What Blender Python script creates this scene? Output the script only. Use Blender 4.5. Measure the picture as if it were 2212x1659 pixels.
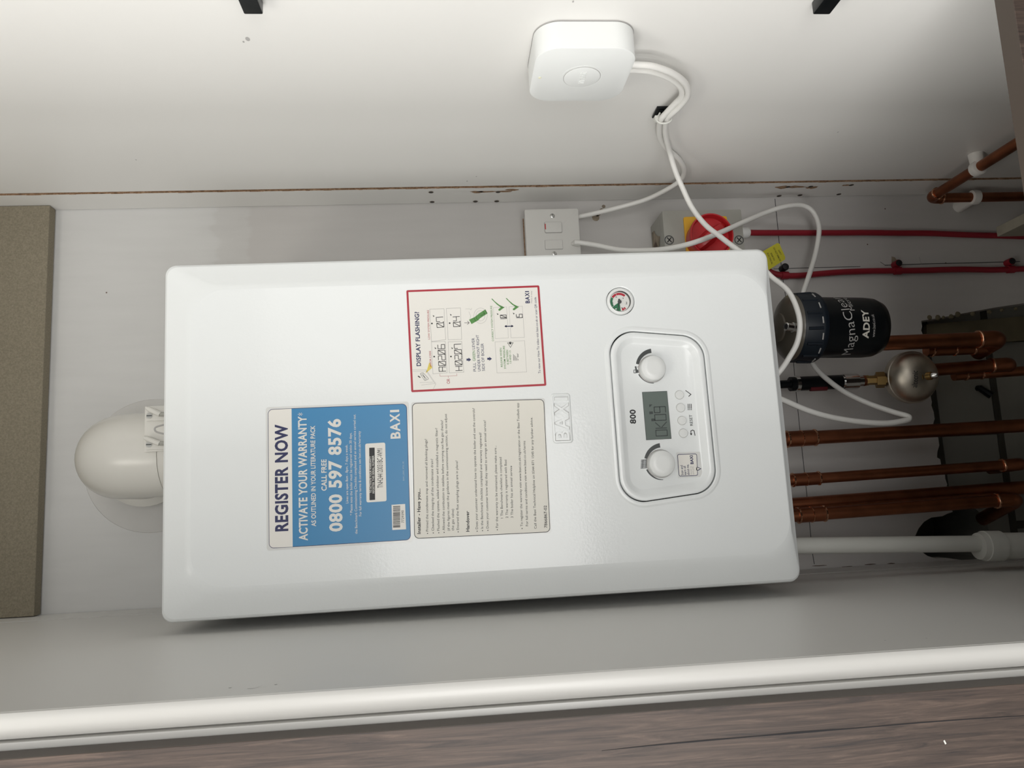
import bpy, bmesh, math, random
from mathutils import Vector, Matrix

random.seed(7)
for _o in list(bpy.data.objects):
    bpy.data.objects.remove(_o, do_unlink=True)
S = bpy.context.scene
COL = S.collection
PI = math.pi
ZO = 1.40                       # height of the boiler's centre above the floor

# ------------------------------------------------------------------ camera (held sideways: phone rolled 90 degrees)
RC = ((-0.04921, -0.07738, -0.99579), (-0.98833, 0.14768, 0.03736), (0.14417, 0.986, -0.08374))
CP = (-0.08453, -0.879, 0.03973)
FPX = 1672.16
cam_d = bpy.data.cameras.new('camera')
cam_d.sensor_fit = 'HORIZONTAL'
cam_d.sensor_width = 36.0
cam_d.lens = 36.0 * FPX / 2212.0
cam_d.clip_start = 0.02
cam_d.clip_end = 50
cam = bpy.data.objects.new('camera', cam_d)
COL.objects.link(cam)
_r, _d, _f = (Vector(v).normalized() for v in RC)
_M = Matrix((_r, -_d, -_f)).transposed().to_4x4()
_M.translation = Vector((CP[0], CP[1], CP[2] + ZO))
cam.matrix_world = _M
S.camera = cam

# ------------------------------------------------------------------ light: left window daylight plus added fill lights
S.view_settings.view_transform = 'Standard'
S.view_settings.look = 'None'
S.view_settings.gamma = 1.0
S.view_settings.use_curve_mapping = False
S.view_settings.exposure = -0.06
W = bpy.data.worlds.new('world')
S.world = W
W.use_nodes = True
_bg = W.node_tree.nodes['Background']
_bg.inputs[0].default_value = (1.0, 0.95, 0.88, 1)
_bg.inputs[1].default_value = 0.02


def area(name, loc, target, sx, sy, power, color):
    d = bpy.data.lights.new(name, 'AREA')
    d.shape = 'RECTANGLE'
    d.size, d.size_y = sx, sy
    d.energy = power
    d.color = color
    o = bpy.data.objects.new(name, d)
    COL.objects.link(o)
    o.location = loc
    o.rotation_euler = (Vector(target) - Vector(loc)).to_track_quat('-Z', 'Y').to_euler()
    return o


# left window daylight as two lights, then added fills with powers fitted by tone
WARM = (1.0, 0.99, 0.967)
area('side_window_light', (-1.97, -0.72, 2.0), (0.05, 0.0, 1.40), 0.8, 0.6, 33, WARM)
area('front_left_window_light', (-1.485, -1.485, 1.47), (0.05, 0.0, 1.40), 0.8, 0.85, 18.5, WARM)  # window daylight from the front left, power fitted
area('low_left_fill_light', (-0.89, -1.90, 0.8), (0.05, 0.0, 1.40), 0.8, 0.6, 5.5, WARM)  # added fill low on the left, kept by the tone fit
area('front_fill_light', (-0.18, -2.09, 1.32), (0.05, 0.0, 1.40), 0.8, 0.8, 12.5, WARM)  # added fill from straight ahead, not a known window
area('right_fill_light', (0.72, -1.97, 1.7), (0.05, 0.0, 1.40), 0.8, 0.8, 4.0, WARM)  # added weak fill from the front right, no known lamp there
area('overhead_fill_light', (-0.5, -0.9, 2.42), (0.08, -0.3, 1.3), 0.4, 0.4, 4.0, (1.0, 0.95, 0.86))  # added fill from above, weighted by the same fit


# ------------------------------------------------------------------ from a spot in the photo to the point on a real plane
def _ray(x, y, axis, val):
    a, b = (x - 1106.0) / FPX, (y - 829.5) / FPX
    d = [RC[0][i] * a + RC[1][i] * b + RC[2][i] for i in range(3)]
    t = (val - CP[axis]) / d[axis]
    return Vector([CP[i] + t * d[i] for i in range(3)])


def at(x, y, Y):                # point on the plane Y = const (depth)
    v = _ray(x, y, 1, Y); v.z += ZO; return v


def atx(x, y, X):               # point on the plane X = const (side panels)
    v = _ray(x, y, 0, X); v.z += ZO; return v


TILT = -0.00457
_ct, _st = math.cos(TILT), math.sin(TILT)
YF = -0.010                     # flat front of the boiler casing, boiler-local


def F(x, y, Y=YF):              # boiler-local (x, z) of a spot on its front
    v = _ray(x, y, 1, Y)
    return (_ct * v.x - _st * v.z, _st * v.x + _ct * v.z)


# ------------------------------------------------------------------ materials
def mat(name, col, rough=0.5, metal=0.0, coat=0.0, bump=0.0, bscale=200.0, spec=0.5, mott=0.0, mscale=6.0, trans=0.0, sub=0.0):
    m = bpy.data.materials.new(name)
    m.use_nodes = True
    nt = m.node_tree
    b = nt.nodes['Principled BSDF']
    b.inputs['Base Color'].default_value = (*col, 1)
    b.inputs['Roughness'].default_value = rough
    b.inputs['Metallic'].default_value = metal
    b.inputs['Coat Weight'].default_value = coat
    b.inputs['Coat Roughness'].default_value = 0.06
    b.inputs['Specular IOR Level'].default_value = spec
    b.inputs['Transmission Weight'].default_value = trans
    tc = nt.nodes.new('ShaderNodeTexCoord')
    if bump:
        n = nt.nodes.new('ShaderNodeTexNoise')
        n.inputs['Scale'].default_value = bscale
        n.inputs['Detail'].default_value = 3
        nt.links.new(tc.outputs['Object'], n.inputs['Vector'])
        bp = nt.nodes.new('ShaderNodeBump')
        bp.inputs['Strength'].default_value = bump
        bp.inputs['Distance'].default_value = 0.001
        nt.links.new(n.outputs['Fac'], bp.inputs['Height'])
        nt.links.new(bp.outputs['Normal'], b.inputs['Normal'])
        if coat:
            nt.links.new(bp.outputs['Normal'], b.inputs['Coat Normal'])
    if mott:
        n = nt.nodes.new('ShaderNodeTexNoise')
        n.inputs['Scale'].default_value = mscale
        n.inputs['Detail'].default_value = 5
        nt.links.new(tc.outputs['Object'], n.inputs['Vector'])
        r = nt.nodes.new('ShaderNodeValToRGB')
        r.color_ramp.elements[0].position = 0.3
        r.color_ramp.elements[1].position = 0.7
        r.color_ramp.elements[0].color = (*[c * (1 - mott) for c in col], 1)
        r.color_ramp.elements[1].color = (*[min(1, c * (1 + mott)) for c in col], 1)
        nt.links.new(n.outputs['Fac'], r.inputs['Fac'])
        nt.links.new(r.outputs['Color'], b.inputs['Base Color'])
    return m


def ramp_noise(m, scale3, stops, detail=6, rough=0.6, bump=0.0, dist=0.0008, distort=0.0):
    nt = m.node_tree
    b = nt.nodes['Principled BSDF']
    tc = nt.nodes.new('ShaderNodeTexCoord')
    mp = nt.nodes.new('ShaderNodeMapping')
    mp.inputs['Scale'].default_value = scale3
    nt.links.new(tc.outputs['Object'], mp.inputs['Vector'])
    n = nt.nodes.new('ShaderNodeTexNoise')
    n.inputs['Scale'].default_value = 1.0
    n.inputs['Detail'].default_value = detail
    n.inputs['Roughness'].default_value = rough
    n.inputs['Distortion'].default_value = distort
    nt.links.new(mp.outputs['Vector'], n.inputs['Vector'])
    r = nt.nodes.new('ShaderNodeValToRGB')
    cr = r.color_ramp
    cr.elements[0].position, cr.elements[0].color = stops[0][0], (*stops[0][1], 1)
    cr.elements[1].position, cr.elements[1].color = stops[-1][0], (*stops[-1][1], 1)
    for p, c in stops[1:-1]:
        e = cr.elements.new(p)
        e.color = (*c, 1)
    nt.links.new(n.outputs['Fac'], r.inputs['Fac'])
    nt.links.new(r.outputs['Color'], b.inputs['Base Color'])
    if bump:
        bp = nt.nodes.new('ShaderNodeBump')
        bp.inputs['Strength'].default_value = bump
        bp.inputs['Distance'].default_value = dist
        nt.links.new(n.outputs['Fac'], bp.inputs['Height'])
        nt.links.new(bp.outputs['Normal'], b.inputs['Normal'])
    return m


enamel = mat('white_enamel', (0.845, 0.87, 0.87), 0.34, coat=0.4, bump=0.09, bscale=300)
melamine = mat('white_melamine', (0.77, 0.76, 0.735), 0.42, bump=0.02, bscale=700)
edging = mat('white_edging', (0.82, 0.81, 0.78), 0.28)
plaster = mat('skimmed_plaster', (0.60, 0.595, 0.58), 0.9, bump=0.25, bscale=60, mott=0.07, mscale=5)
mdf = ramp_noise(mat('mdf_board', (0.3, 0.25, 0.17), 0.85), (420, 420, 420),
                 [(0.25, (0.155, 0.135, 0.095)), (0.5, (0.235, 0.205, 0.148)), (0.8, (0.34, 0.30, 0.225))], detail=8, rough=0.75, bump=0.15)
chip = ramp_noise(mat('raw_chipboard', (0.35, 0.23, 0.13), 0.9), (300, 300, 150),
                  [(0.3, (0.10, 0.055, 0.03)), (0.5, (0.30, 0.18, 0.10)), (0.7, (0.55, 0.38, 0.25))], detail=5, rough=0.8, bump=0.6)
walnut = ramp_noise(mat('walnut_laminate', (0.15, 0.11, 0.09), 0.5), (250, 250, 11.0),
                    [(0.28, (0.020, 0.018, 0.020)), (0.42, (0.055, 0.040, 0.034)), (0.56, (0.090, 0.064, 0.052)), (0.74, (0.165, 0.116, 0.092))],
                    detail=9, rough=0.72, bump=0.12, distort=0.9)
walnut_edge = mat('walnut_edge', (0.070, 0.052, 0.040), 0.45)
copper = mat('copper', (0.34, 0.125, 0.062), 0.40, metal=1.0, mott=0.22, mscale=30)
solder = mat('soldered_copper', (0.80, 0.44, 0.28), 0.2, metal=1.0)
brass = mat('brass', (0.36, 0.235, 0.09), 0.32, metal=1.0)
chrome = mat('chrome', (0.75, 0.75, 0.74), 0.16, metal=1.0)
steel = mat('screw_steel', (0.62, 0.62, 0.60), 0.3, metal=1.0)
dullsteel = mat('dull_steel', (0.58, 0.53, 0.45), 0.40, metal=1.0, mott=0.22, mscale=28)
white_pvc = mat('white_pvc', (0.80, 0.80, 0.78), 0.35)
grey_pvc = mat('cream_overflow_plastic', (0.62, 0.62, 0.58), 0.45)
flue_white = mat('flue_white', (0.68, 0.665, 0.62), 0.25)
cable_white = mat('white_cable', (0.80, 0.79, 0.76), 0.4)
cable_red = mat('red_cable', (0.27, 0.010, 0.022), 0.45)
red_plastic = mat('red_plastic', (0.50, 0.02, 0.025), 0.3)
yellow_plastic = mat('yellow_plastic', (0.75, 0.42, 0.02), 0.45)
tag_yellow = mat('yellow_tag', (0.55, 0.50, 0.03), 0.5)
tag_ink = mat('tag_ink', (0.09, 0.08, 0.01), 0.6)
grey_plastic = mat('grey_plastic', (0.36, 0.355, 0.32), 0.45)
faceplate = mat('white_faceplate', (0.66, 0.65, 0.62), 0.3)
dirty = mat('torn_label', (0.30, 0.25, 0.19), 0.9, bump=0.5, bscale=90, mott=0.4, mscale=60)
black_plastic = mat('black_plastic', (0.004, 0.005, 0.006), 0.3, spec=0.25)
navy_plastic = mat('blue_black_plastic', (0.005, 0.009, 0.015), 0.42, spec=0.3)
brown_plastic = mat('smoky_plastic', (0.09, 0.078, 0.06), 0.3)
black = mat('black_rubber_and_shade', (0.008, 0.008, 0.009), 0.6)  # black parts, and painted shade in gaps and drill holes
hub_white = mat('satin_white_plastic', (0.80, 0.815, 0.805), 0.3)
tie_white = mat('nylon_tie', (0.70, 0.70, 0.66), 0.4)
putty = mat('white_filler', (0.75, 0.73, 0.70), 0.9, bump=0.8, bscale=150)
mortar = mat('old_mortar', (0.10, 0.095, 0.075), 0.95, bump=0.6, bscale=120)
olive = mat('old_olive_plaster', (0.17, 0.145, 0.09), 0.95, bump=0.5, bscale=80, mott=0.25, mscale=14)
pencil = mat('pencil_line', (0.06, 0.06, 0.06), 0.8)
scuff = mat('brown_scuff', (0.14, 0.10, 0.08), 0.9)
grain_m = mat('dark_wood_grain', (0.026, 0.025, 0.027), 0.7, spec=0.2)
pale_lens = mat('pale_yellow_lens', (0.86, 0.84, 0.62), 0.2)
patch_m = mat('patched_plaster', (0.615, 0.605, 0.585), 0.9, bump=0.3, bscale=50, mott=0.05, mscale=12)
dark_red = mat('dark_red_plastic', (0.10, 0.008, 0.012), 0.4)
board_m = mat('bare_pale_board', (0.36, 0.335, 0.27), 0.8, mott=0.08, mscale=60)
floor_m = ramp_noise(mat('grey_floor', (0.3, 0.28, 0.26), 0.5), (8, 8, 8), [(0.3, (0.24, 0.23, 0.21)), (0.7, (0.32, 0.30, 0.28))])
ceil_m = mat('ceiling_paint', (0.8, 0.8, 0.78), 0.9)
hole_m = mat('drill_hole', (0.11, 0.085, 0.06), 0.95)
paper = mat('cream_paper', (0.79, 0.765, 0.69), 0.38)
paper_w = mat('white_paper', (0.82, 0.80, 0.75), 0.38)
blue_ink = mat('blue_print', (0.045, 0.235, 0.47), 0.36)
navy_ink = mat('navy_print', (0.018, 0.022, 0.095), 0.4)
black_ink = mat('black_print', (0.016, 0.016, 0.018), 0.5)
white_ink = mat('white_print', (0.75, 0.74, 0.70), 0.4)
pale_ink = mat('pale_blue_print', (0.40, 0.56, 0.66), 0.4)
red_ink = mat('red_print', (0.42, 0.022, 0.04), 0.4)
green_ink = mat('green_print', (0.085, 0.26, 0.06), 0.4)
yellow_ink = mat('yellow_print', (0.72, 0.58, 0.10), 0.4)
grey_ink = mat('grey_print_and_shade', (0.42, 0.41, 0.40), 0.4)  # also paints the shade line round the badge letters
dark_ink = mat('dark_grey_print', (0.06, 0.065, 0.065), 0.45)
film = mat('clear_film', (0.76, 0.765, 0.75), 0.12)
lcd = mat('lcd_glass', (0.16, 0.19, 0.175), 0.15)
lcd_ink = mat('lcd_segment', (0.05, 0.06, 0.058), 0.3)
dial_m = mat('dial_face', (0.72, 0.72, 0.69), 0.3)
glass_grey = mat('gauge_bezel', (0.16, 0.165, 0.16), 0.2, metal=0.6)
green_enamel = mat('gauge_green', (0.03, 0.16, 0.075), 0.4)

# back wall: skimmed plaster with lighter and browner trowelled patches
_nt = plaster.node_tree
_pb = _nt.nodes['Principled BSDF']
_tc = _nt.nodes.new('ShaderNodeTexCoord')
_sx = _nt.nodes.new('ShaderNodeSeparateXYZ')
_nt.links.new(_tc.outputs['Object'], _sx.inputs['Vector'])
_mp = _nt.nodes.new('ShaderNodeMapping')
_mp.inputs['Scale'].default_value = (70, 1, 9)
_mp.inputs['Rotation'].default_value = (0, 1.35, 0)
_nt.links.new(_tc.outputs['Object'], _mp.inputs['Vector'])
_ns = _nt.nodes.new('ShaderNodeTexNoise')
_ns.inputs['Scale'].default_value = 1.0
_ns.inputs['Detail'].default_value = 6
_nt.links.new(_mp.outputs['Vector'], _ns.inputs['Vector'])
_ad = _nt.nodes.new('ShaderNodeMath')
_ad.operation = 'MULTIPLY_ADD'
_ad.inputs[1].default_value = 0.05
_nt.links.new(_ns.outputs['Fac'], _ad.inputs[0])
_nt.links.new(_sx.outputs['Z'], _ad.inputs[2])
_rp = _nt.nodes.new('ShaderNodeValToRGB')
_mr = _nt.nodes.new('ShaderNodeMapRange')
_mr.inputs['From Min'].default_value = 1.5
_mr.inputs['From Max'].default_value = 2.0
_nt.links.new(_ad.outputs[0], _mr.inputs['Value'])
_nt.links.new(_mr.outputs[0], _rp.inputs['Fac'])
_e = _rp.color_ramp.elements
_e[0].position, _e[0].color = 0.50, (0.585, 0.567, 0.550, 1)
_e[1].position, _e[1].color = 0.66, (0.675, 0.672, 0.660, 1)
for _p, _c in ((0.515, (0.615, 0.604, 0.588, 1)), (0.60, (0.625, 0.616, 0.600, 1)), (0.615, (0.660, 0.656, 0.643, 1))):
    _q = _e.new(_p); _q.color = _c
_mx = _nt.nodes.new('ShaderNodeMix')
_mx.data_type = 'RGBA'
_mx.blend_type = 'MULTIPLY'
_mx.inputs['Factor'].default_value = 0.10
_nt.links.new(_rp.outputs['Color'], _mx.inputs['A'])
_nt.links.new(_ns.outputs['Fac'], _mx.inputs['B'])
_nt.links.new(_mx.outputs['Result'], _pb.inputs['Base Color'])
# masonry: grey blocks with dark joints
masonry = mat('grey_blockwork', (0.26, 0.26, 0.235), 0.95)
_nt = masonry.node_tree
_tc = _nt.nodes.new('ShaderNodeTexCoord')
_mp = _nt.nodes.new('ShaderNodeMapping')
_mp.inputs['Rotation'].default_value = (PI / 2, 0, 0)
_br = _nt.nodes.new('ShaderNodeTexBrick')
_br.inputs['Color1'].default_value = (0.27, 0.265, 0.235, 1)
_br.inputs['Color2'].default_value = (0.225, 0.225, 0.205, 1)
_br.inputs['Mortar'].default_value = (0.055, 0.052, 0.04, 1)
_br.inputs['Scale'].default_value = 1.0
_br.inputs['Mortar Size'].default_value = 0.0065
_br.inputs['Mortar Smooth'].default_value = 0.2
_br.inputs['Brick Width'].default_value = 0.30
_br.inputs['Row Height'].default_value = 0.105
_nt.links.new(_tc.outputs['Object'], _mp.inputs['Vector'])
_nt.links.new(_mp.outputs['Vector'], _br.inputs['Vector'])
_nt.links.new(_br.outputs['Color'], _nt.nodes['Principled BSDF'].inputs['Base Color'])
_bp = _nt.nodes.new('ShaderNodeBump')
_bp.inputs['Strength'].default_value = 0.9
_bp.inputs['Distance'].default_value = 0.006
_bp.invert = True
_nt.links.new(_br.outputs['Fac'], _bp.inputs['Height'])
_nt.links.new(_bp.outputs['Normal'], _nt.nodes['Principled BSDF'].inputs['Normal'])


# ------------------------------------------------------------------ mesh building
def catmull(pts, n=8):
    pts = [Vector(p) for p in pts]
    P = [pts[0] * 2 - pts[1]] + pts + [pts[-1] * 2 - pts[-2]]
    out = []
    for i in range(1, len(P) - 2):
        a, b, c, d = P[i - 1:i + 3]
        for k in range(n):
            t = k / n
            out.append(0.5 * (2 * b + (c - a) * t + (2 * a - 5 * b + 4 * c - d) * t * t + (3 * b - a - 3 * c + d) * t ** 3))
    out.append(pts[-1])
    return out


def rrect(hx, hy, r, n=6, cx=0.0, cy=0.0):
    out = []
    for sx, sy, a0 in ((1, 1, 0), (-1, 1, 90), (-1, -1, 180), (1, -1, 270)):
        for k in range(n + 1):
            a = math.radians(a0 + 90 * k / n)
            out.append((cx + sx * (hx - r) + r * math.cos(a), cy + sy * (hy - r) + r * math.sin(a)))
    return out


def roundpoly(q, r, n=8):
    out = []
    m = len(q)
    for i in range(m):
        p0, p, p1 = Vector(q[i - 1]), Vector(q[i]), Vector(q[(i + 1) % m])
        u, v = (p0 - p).normalized(), (p1 - p).normalized()
        ang = u.angle(v)
        t = r / math.tan(ang / 2)
        c = p + (u + v).normalized() * (r / math.sin(ang / 2))
        a, b = p + u * t - c, p + v * t - c
        w = a.angle(b)
        for k in range(n + 1):
            s = k / n
            d = (a * math.sin((1 - s) * w) + b * math.sin(s * w)) / math.sin(w)
            out.append(tuple(c + d))
    return out


def inset(q, d):                # offset a convex polygon inwards by d
    c = sum((Vector(p) for p in q), Vector((0, 0))) / len(q)
    L = []
    for i in range(len(q)):
        a, b = Vector(q[i]), Vector(q[(i + 1) % len(q)])
        n = Vector((-(b - a).y, (b - a).x)).normalized()
        if n.dot(c - a) < 0:
            n = -n
        L.append((a + n * d, b - a))
    out = []
    for i in range(len(q)):
        (p, u), (s, v) = L[i - 1], L[i]
        den = u.x * v.y - u.y * v.x
        t = ((s - p).x * v.y - (s - p).y * v.x) / den
        out.append(tuple(p + u * t))
    return out


class MB:
    def __init__(self):
        self.v, self.f, self.m, self.s = [], [], [], []
        self.mats = []

    def mi(self, m):
        if m not in self.mats:
            self.mats.append(m)
        return self.mats.index(m)

    def add(self, verts, faces, m, smooth=False):
        o = len(self.v)
        self.v += [Vector(p) for p in verts]
        k = self.mi(m)
        for f in faces:
            self.f.append([o + i for i in f])
            self.m.append(k)
            self.s.append(smooth)
        return self

    def box(self, x0, x1, y0, y1, z0, z1, m, r=0.0):
        if r:
            pts = rrect(abs(x1 - x0) / 2, abs(z1 - z0) / 2, r, 4, (x0 + x1) / 2, (z0 + z1) / 2)
            return self.prism([(p[0], p[1]) for p in pts], y0, y1, m)
        vs = [(x, y, z) for x in (x0, x1) for y in (y0, y1) for z in (z0, z1)]
        return self.add(vs, [(0, 1, 3, 2), (4, 6, 7, 5), (0, 4, 5, 1), (2, 3, 7, 6), (0, 2, 6, 4), (1, 5, 7, 3)], m)

    def prism(self, pts, y0, y1, m, frame=None):      # polygon in (x,z) extruded along y, or any frame(u,w,d)
        fr = frame or (lambda u, w, d: (u, d, w))
        n = len(pts)
        vs = [fr(p[0], p[1], y0) for p in pts] + [fr(p[0], p[1], y1) for p in pts]
        fs = [list(range(n)), list(range(2 * n - 1, n - 1, -1))]
        fs += [(i, n + i, n + (i + 1) % n, (i + 1) % n) for i in range(n)]
        return self.add(vs, fs, m)

    def loops(self, rings, m, cap0=True, cap1=True, smooth=True, closed=True):
        n = len(rings[0])
        vs = [p for r in rings for p in r]
        fs = []
        for i in range(len(rings) - 1):
            for k in range(n if closed else n - 1):
                a, b = i * n + k, i * n + (k + 1) % n
                fs.append((a, b, b + n, a + n))
        self.add(vs, fs, m, smooth)
        if cap0:
            self.add(rings[0], [list(range(n))[::-1]], m)
        if cap1:
            self.add(rings[-1], [list(range(n))], m)
        return self

    def tube(self, pts, r, m, seg=14, caps=True):
        pts = [Vector(p) for p in pts]
        rs = r if isinstance(r, (list, tuple)) else [r] * len(pts)
        rings = []
        t0 = (pts[1] - pts[0]).normalized()
        nrm = t0.orthogonal().normalized()
        for i, p in enumerate(pts):
            t = (pts[min(i + 1, len(pts) - 1)] - pts[max(i - 1, 0)]).normalized()
            nrm = (nrm - t * nrm.dot(t)).normalized()
            b = t.cross(nrm)
            rings.append([p + (nrm * math.cos(2 * PI * k / seg) + b * math.sin(2 * PI * k / seg)) * rs[i] for k in range(seg)])
        return self.loops(rings, m, caps, caps)

    def lathe(self, prof, c, axis, m, seg=40):        # prof: (radius, height along axis); r = 0 closes
        ax = Vector(axis).normalized()
        u = ax.orthogonal().normalized()
        w = ax.cross(u)
        c = Vector(c)
        rings = [[c + ax * h + (u * math.cos(2 * PI * k / seg) + w * math.sin(2 * PI * k / seg)) * max(r, 1e-5) for k in range(seg)] for r, h in prof]
        return self.loops(rings, m, True, True)

    def cyl(self, c, axis, r, h, m, seg=28):
        return self.lathe([(r, 0), (r, h)], c, axis, m, seg)

    def flat(self, pts, y, m, frame=None):            # printed shape, facing -Y
        fr = frame or (lambda u, w, d: (u, d, w))
        return self.add([fr(p[0], p[1], y) for p in pts], [list(range(len(pts)))], m)

    def stroke(self, pts, w, y, m, frame=None, close=False):
        pts = [Vector(p) for p in pts]
        if close:
            pts.append(pts[0])
        for a, b in zip(pts, pts[1:]):
            if (b - a).length < 1e-9:
                continue
            d = (b - a).normalized()
            n = Vector((-d.y, d.x)) * w / 2
            e = d * w / 2
            self.flat([a - e + n, a - e - n, b + e - n, b + e + n], y, m, frame)
        return self

    def arc(self, c, r0, r1, a0, a1, y, m, n=24, frame=None, taper=None):
        P, Q = [], []
        for k in range(n + 1):
            t = k / n
            a = math.radians(a0 + (a1 - a0) * t)
            ro = r1 if taper is None else r0 + (r1 - r0) * (taper[0] + (taper[1] - taper[0]) * t)
            P.append((c[0] + ro * math.cos(a), c[1] + ro * math.sin(a)))
            Q.append((c[0] + r0 * math.cos(a), c[1] + r0 * math.sin(a)))
        for k in range(n):
            self.flat([P[k], P[k + 1], Q[k + 1], Q[k]], y, m, frame)
        return self

    def disc(self, c, r, y, m, n=20, frame=None):
        return self.flat([(c[0] + r * math.cos(2 * PI * k / n), c[1] + r * math.sin(2 * PI * k / n)) for k in range(n)], y, m, frame)

    def text(self, body, a, b, h, y, m, bold=0.0, frame=None, depth=0.0, stretch=True):
        """lettering from a to b along the baseline, capitals h high"""
        V, Fc, x0, x1 = glyphs(body, bold, depth > 0)
        a, b = Vector(a), Vector(b)
        d = (b - a)
        u = d.normalized()
        n = Vector((-u.y, u.x))
        fr = frame or (lambda p, q, dd: (p, dd, q))
        L = d.length
        pts = []
        for p in V:
            q = a + u * ((p[0] - x0) / (x1 - x0) * L) + n * (p[1] * h)
            pts.append(fr(q.x, q.y, y - (depth if p[2] > 0 else 0.0)))
        return self.add(pts, Fc, m)

    def build(self, name, parent=None, origin=None, sharp=35.0, bevel=0.0, bseg=2):
        me = bpy.data.meshes.new(name)
        if origin is None:
            if parent is not None:
                origin = FR.get(parent.name)
            else:
                lo = [min(p[i] for p in self.v) for i in range(3)]
                hi = [max(p[i] for p in self.v) for i in range(3)]
                origin = Vector(((lo[0] + hi[0]) / 2, (lo[1] + hi[1]) / 2, lo[2]))
        org = Vector(origin) if origin is not None else Vector((0, 0, 0))
        me.from_pydata([tuple(p - org) for p in self.v], [], self.f)
        for mm in self.mats:
            me.materials.append(mm)
        me.polygons.foreach_set('material_index', self.m)
        me.polygons.foreach_set('use_smooth', self.s)
        bm = bmesh.new()
        bm.from_mesh(me)
        bmesh.ops.remove_doubles(bm, verts=bm.verts, dist=1e-6)
        if not getattr(self, 'flatprint', False):
            bmesh.ops.recalc_face_normals(bm, faces=bm.faces)
        if bevel:
            es = [e for e in bm.edges if len(e.link_faces) == 2 and e.calc_face_angle(0) > math.radians(40)]
            bmesh.ops.bevel(bm, geom=es, offset=bevel, segments=bseg, profile=0.6, affect='EDGES', clamp_overlap=True)
            for f in bm.faces:
                f.smooth = True
        bm.to_mesh(me)
        bm.free()
        me.set_sharp_from_angle(angle=math.radians(sharp))
        o = bpy.data.objects.new(name, me)
        COL.objects.link(o)
        if parent is not None:
            o.parent = parent
        else:
            o.location = org
        FR[o.name] = org
        return o


FR = {}
_GC = {}


def glyphs(body, bold, solid):
    key = (body, bold, solid)
    if key in _GC:
        return _GC[key]
    cu = bpy.data.curves.new('t', 'FONT')
    cu.body = body
    cu.size = 1.0
    cu.offset = bold
    cu.space_character = 1.0 + max(0.0, bold - 0.012) * 3.2
    cu.resolution_u = 3
    cu.fill_mode = 'FRONT' if not solid else 'BOTH'
    if solid:
        cu.extrude = 0.5
    o = bpy.data.objects.new('t', cu)
    COL.objects.link(o)
    dg = bpy.context.evaluated_depsgraph_get()
    dg.update()
    me = bpy.data.meshes.new_from_object(o.evaluated_get(dg))
    V = [tuple(v.co) for v in me.vertices]
    Fc = [tuple(p.vertices) for p in me.polygons]
    bpy.data.objects.remove(o)
    bpy.data.curves.remove(cu)
    bpy.data.meshes.remove(me)
    xs = [p[0] for p in V] or [0, 1]
    k = 1 / 0.695                                     # cap height of the built-in font
    V = [(p[0], p[1] * k, p[2]) for p in V]
    _GC[key] = (V, Fc, min(xs), max(xs))
    return _GC[key]


def wordmark(b, A, B, h, y, m, bold, depth=0.0):
    A, B = Vector(A), Vector(B)
    for ch, t0, t1 in (('B', 0, .235), ('A', .248, .557), ('X', .567, .868), ('I', .918, 1.0)):
        b.text(ch, A + (B - A) * t0, A + (B - A) * t1, h, y, m, bold if ch != 'I' else 0.0, None, depth)


def tag(o, label, cat, group=None):
    o['label'] = label
    o['category'] = cat
    if group:
        o['group'] = group
    return o


def lab(o, label):
    o['label'] = label
    return o


def thing(name, label, cat, loc, group=None):
    o = bpy.data.objects.new(name, None)
    o.empty_display_size = 0.05
    COL.objects.link(o)
    o.location = loc
    FR[o.name] = Vector(loc)
    return tag(o, label, cat, group)


def struct(o):
    o['kind'] = 'structure'
    return o


# ================================================================== SETTING
YW = 0.27                       # face of the plastered wall
XR, XL = 0.370, -0.213          # inner faces of the cabinet sides
YC = -0.30                      # front of the cabinet sides

# plastered wall with the broken-out opening low down
rec = [(2700, 575), (2212, 655), (2150, 664), (2080, 677), (2030, 687), (1990, 693), (1992, 705), (1990, 714), (1994, 724), (1997, 745), (2001, 775),
       (2005, 810), (2008, 845), (2013, 868), (2012, 876), (2017, 890), (2019, 905), (2016, 915), (2023, 935), (2027, 947), (2029, 962),
       (2025, 976), (2024, 988), (2031, 992), (2033, 1004), (2030, 1012), (2041, 1022), (2042, 1034), (2046, 1046), (2044, 1058), (2050, 1080),
       (2058, 1106), (2046, 1110), (2036, 1115), (2012, 1118), (1996, 1127), (1984, 1142), (1977, 1158), (1977, 1176), (1988, 1190), (2004, 1201), (2020, 1206),
       (2044, 1205), (2080, 1210), (2130, 1217), (2200, 1222), (2700, 1232)]
rp = [at(x, y, YW) for x, y in rec]
out = [(-1.7, 0.0), (-1.7, 2.5), (1.7, 2.5), (1.7, 0.0), (rp[0].x, 0.0)] + [(p.x, p.z) for p in rp] + [(rp[-1].x, 0.0)]
b = MB()
b.prism(out, YW, YW + 0.020, plaster)
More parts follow.
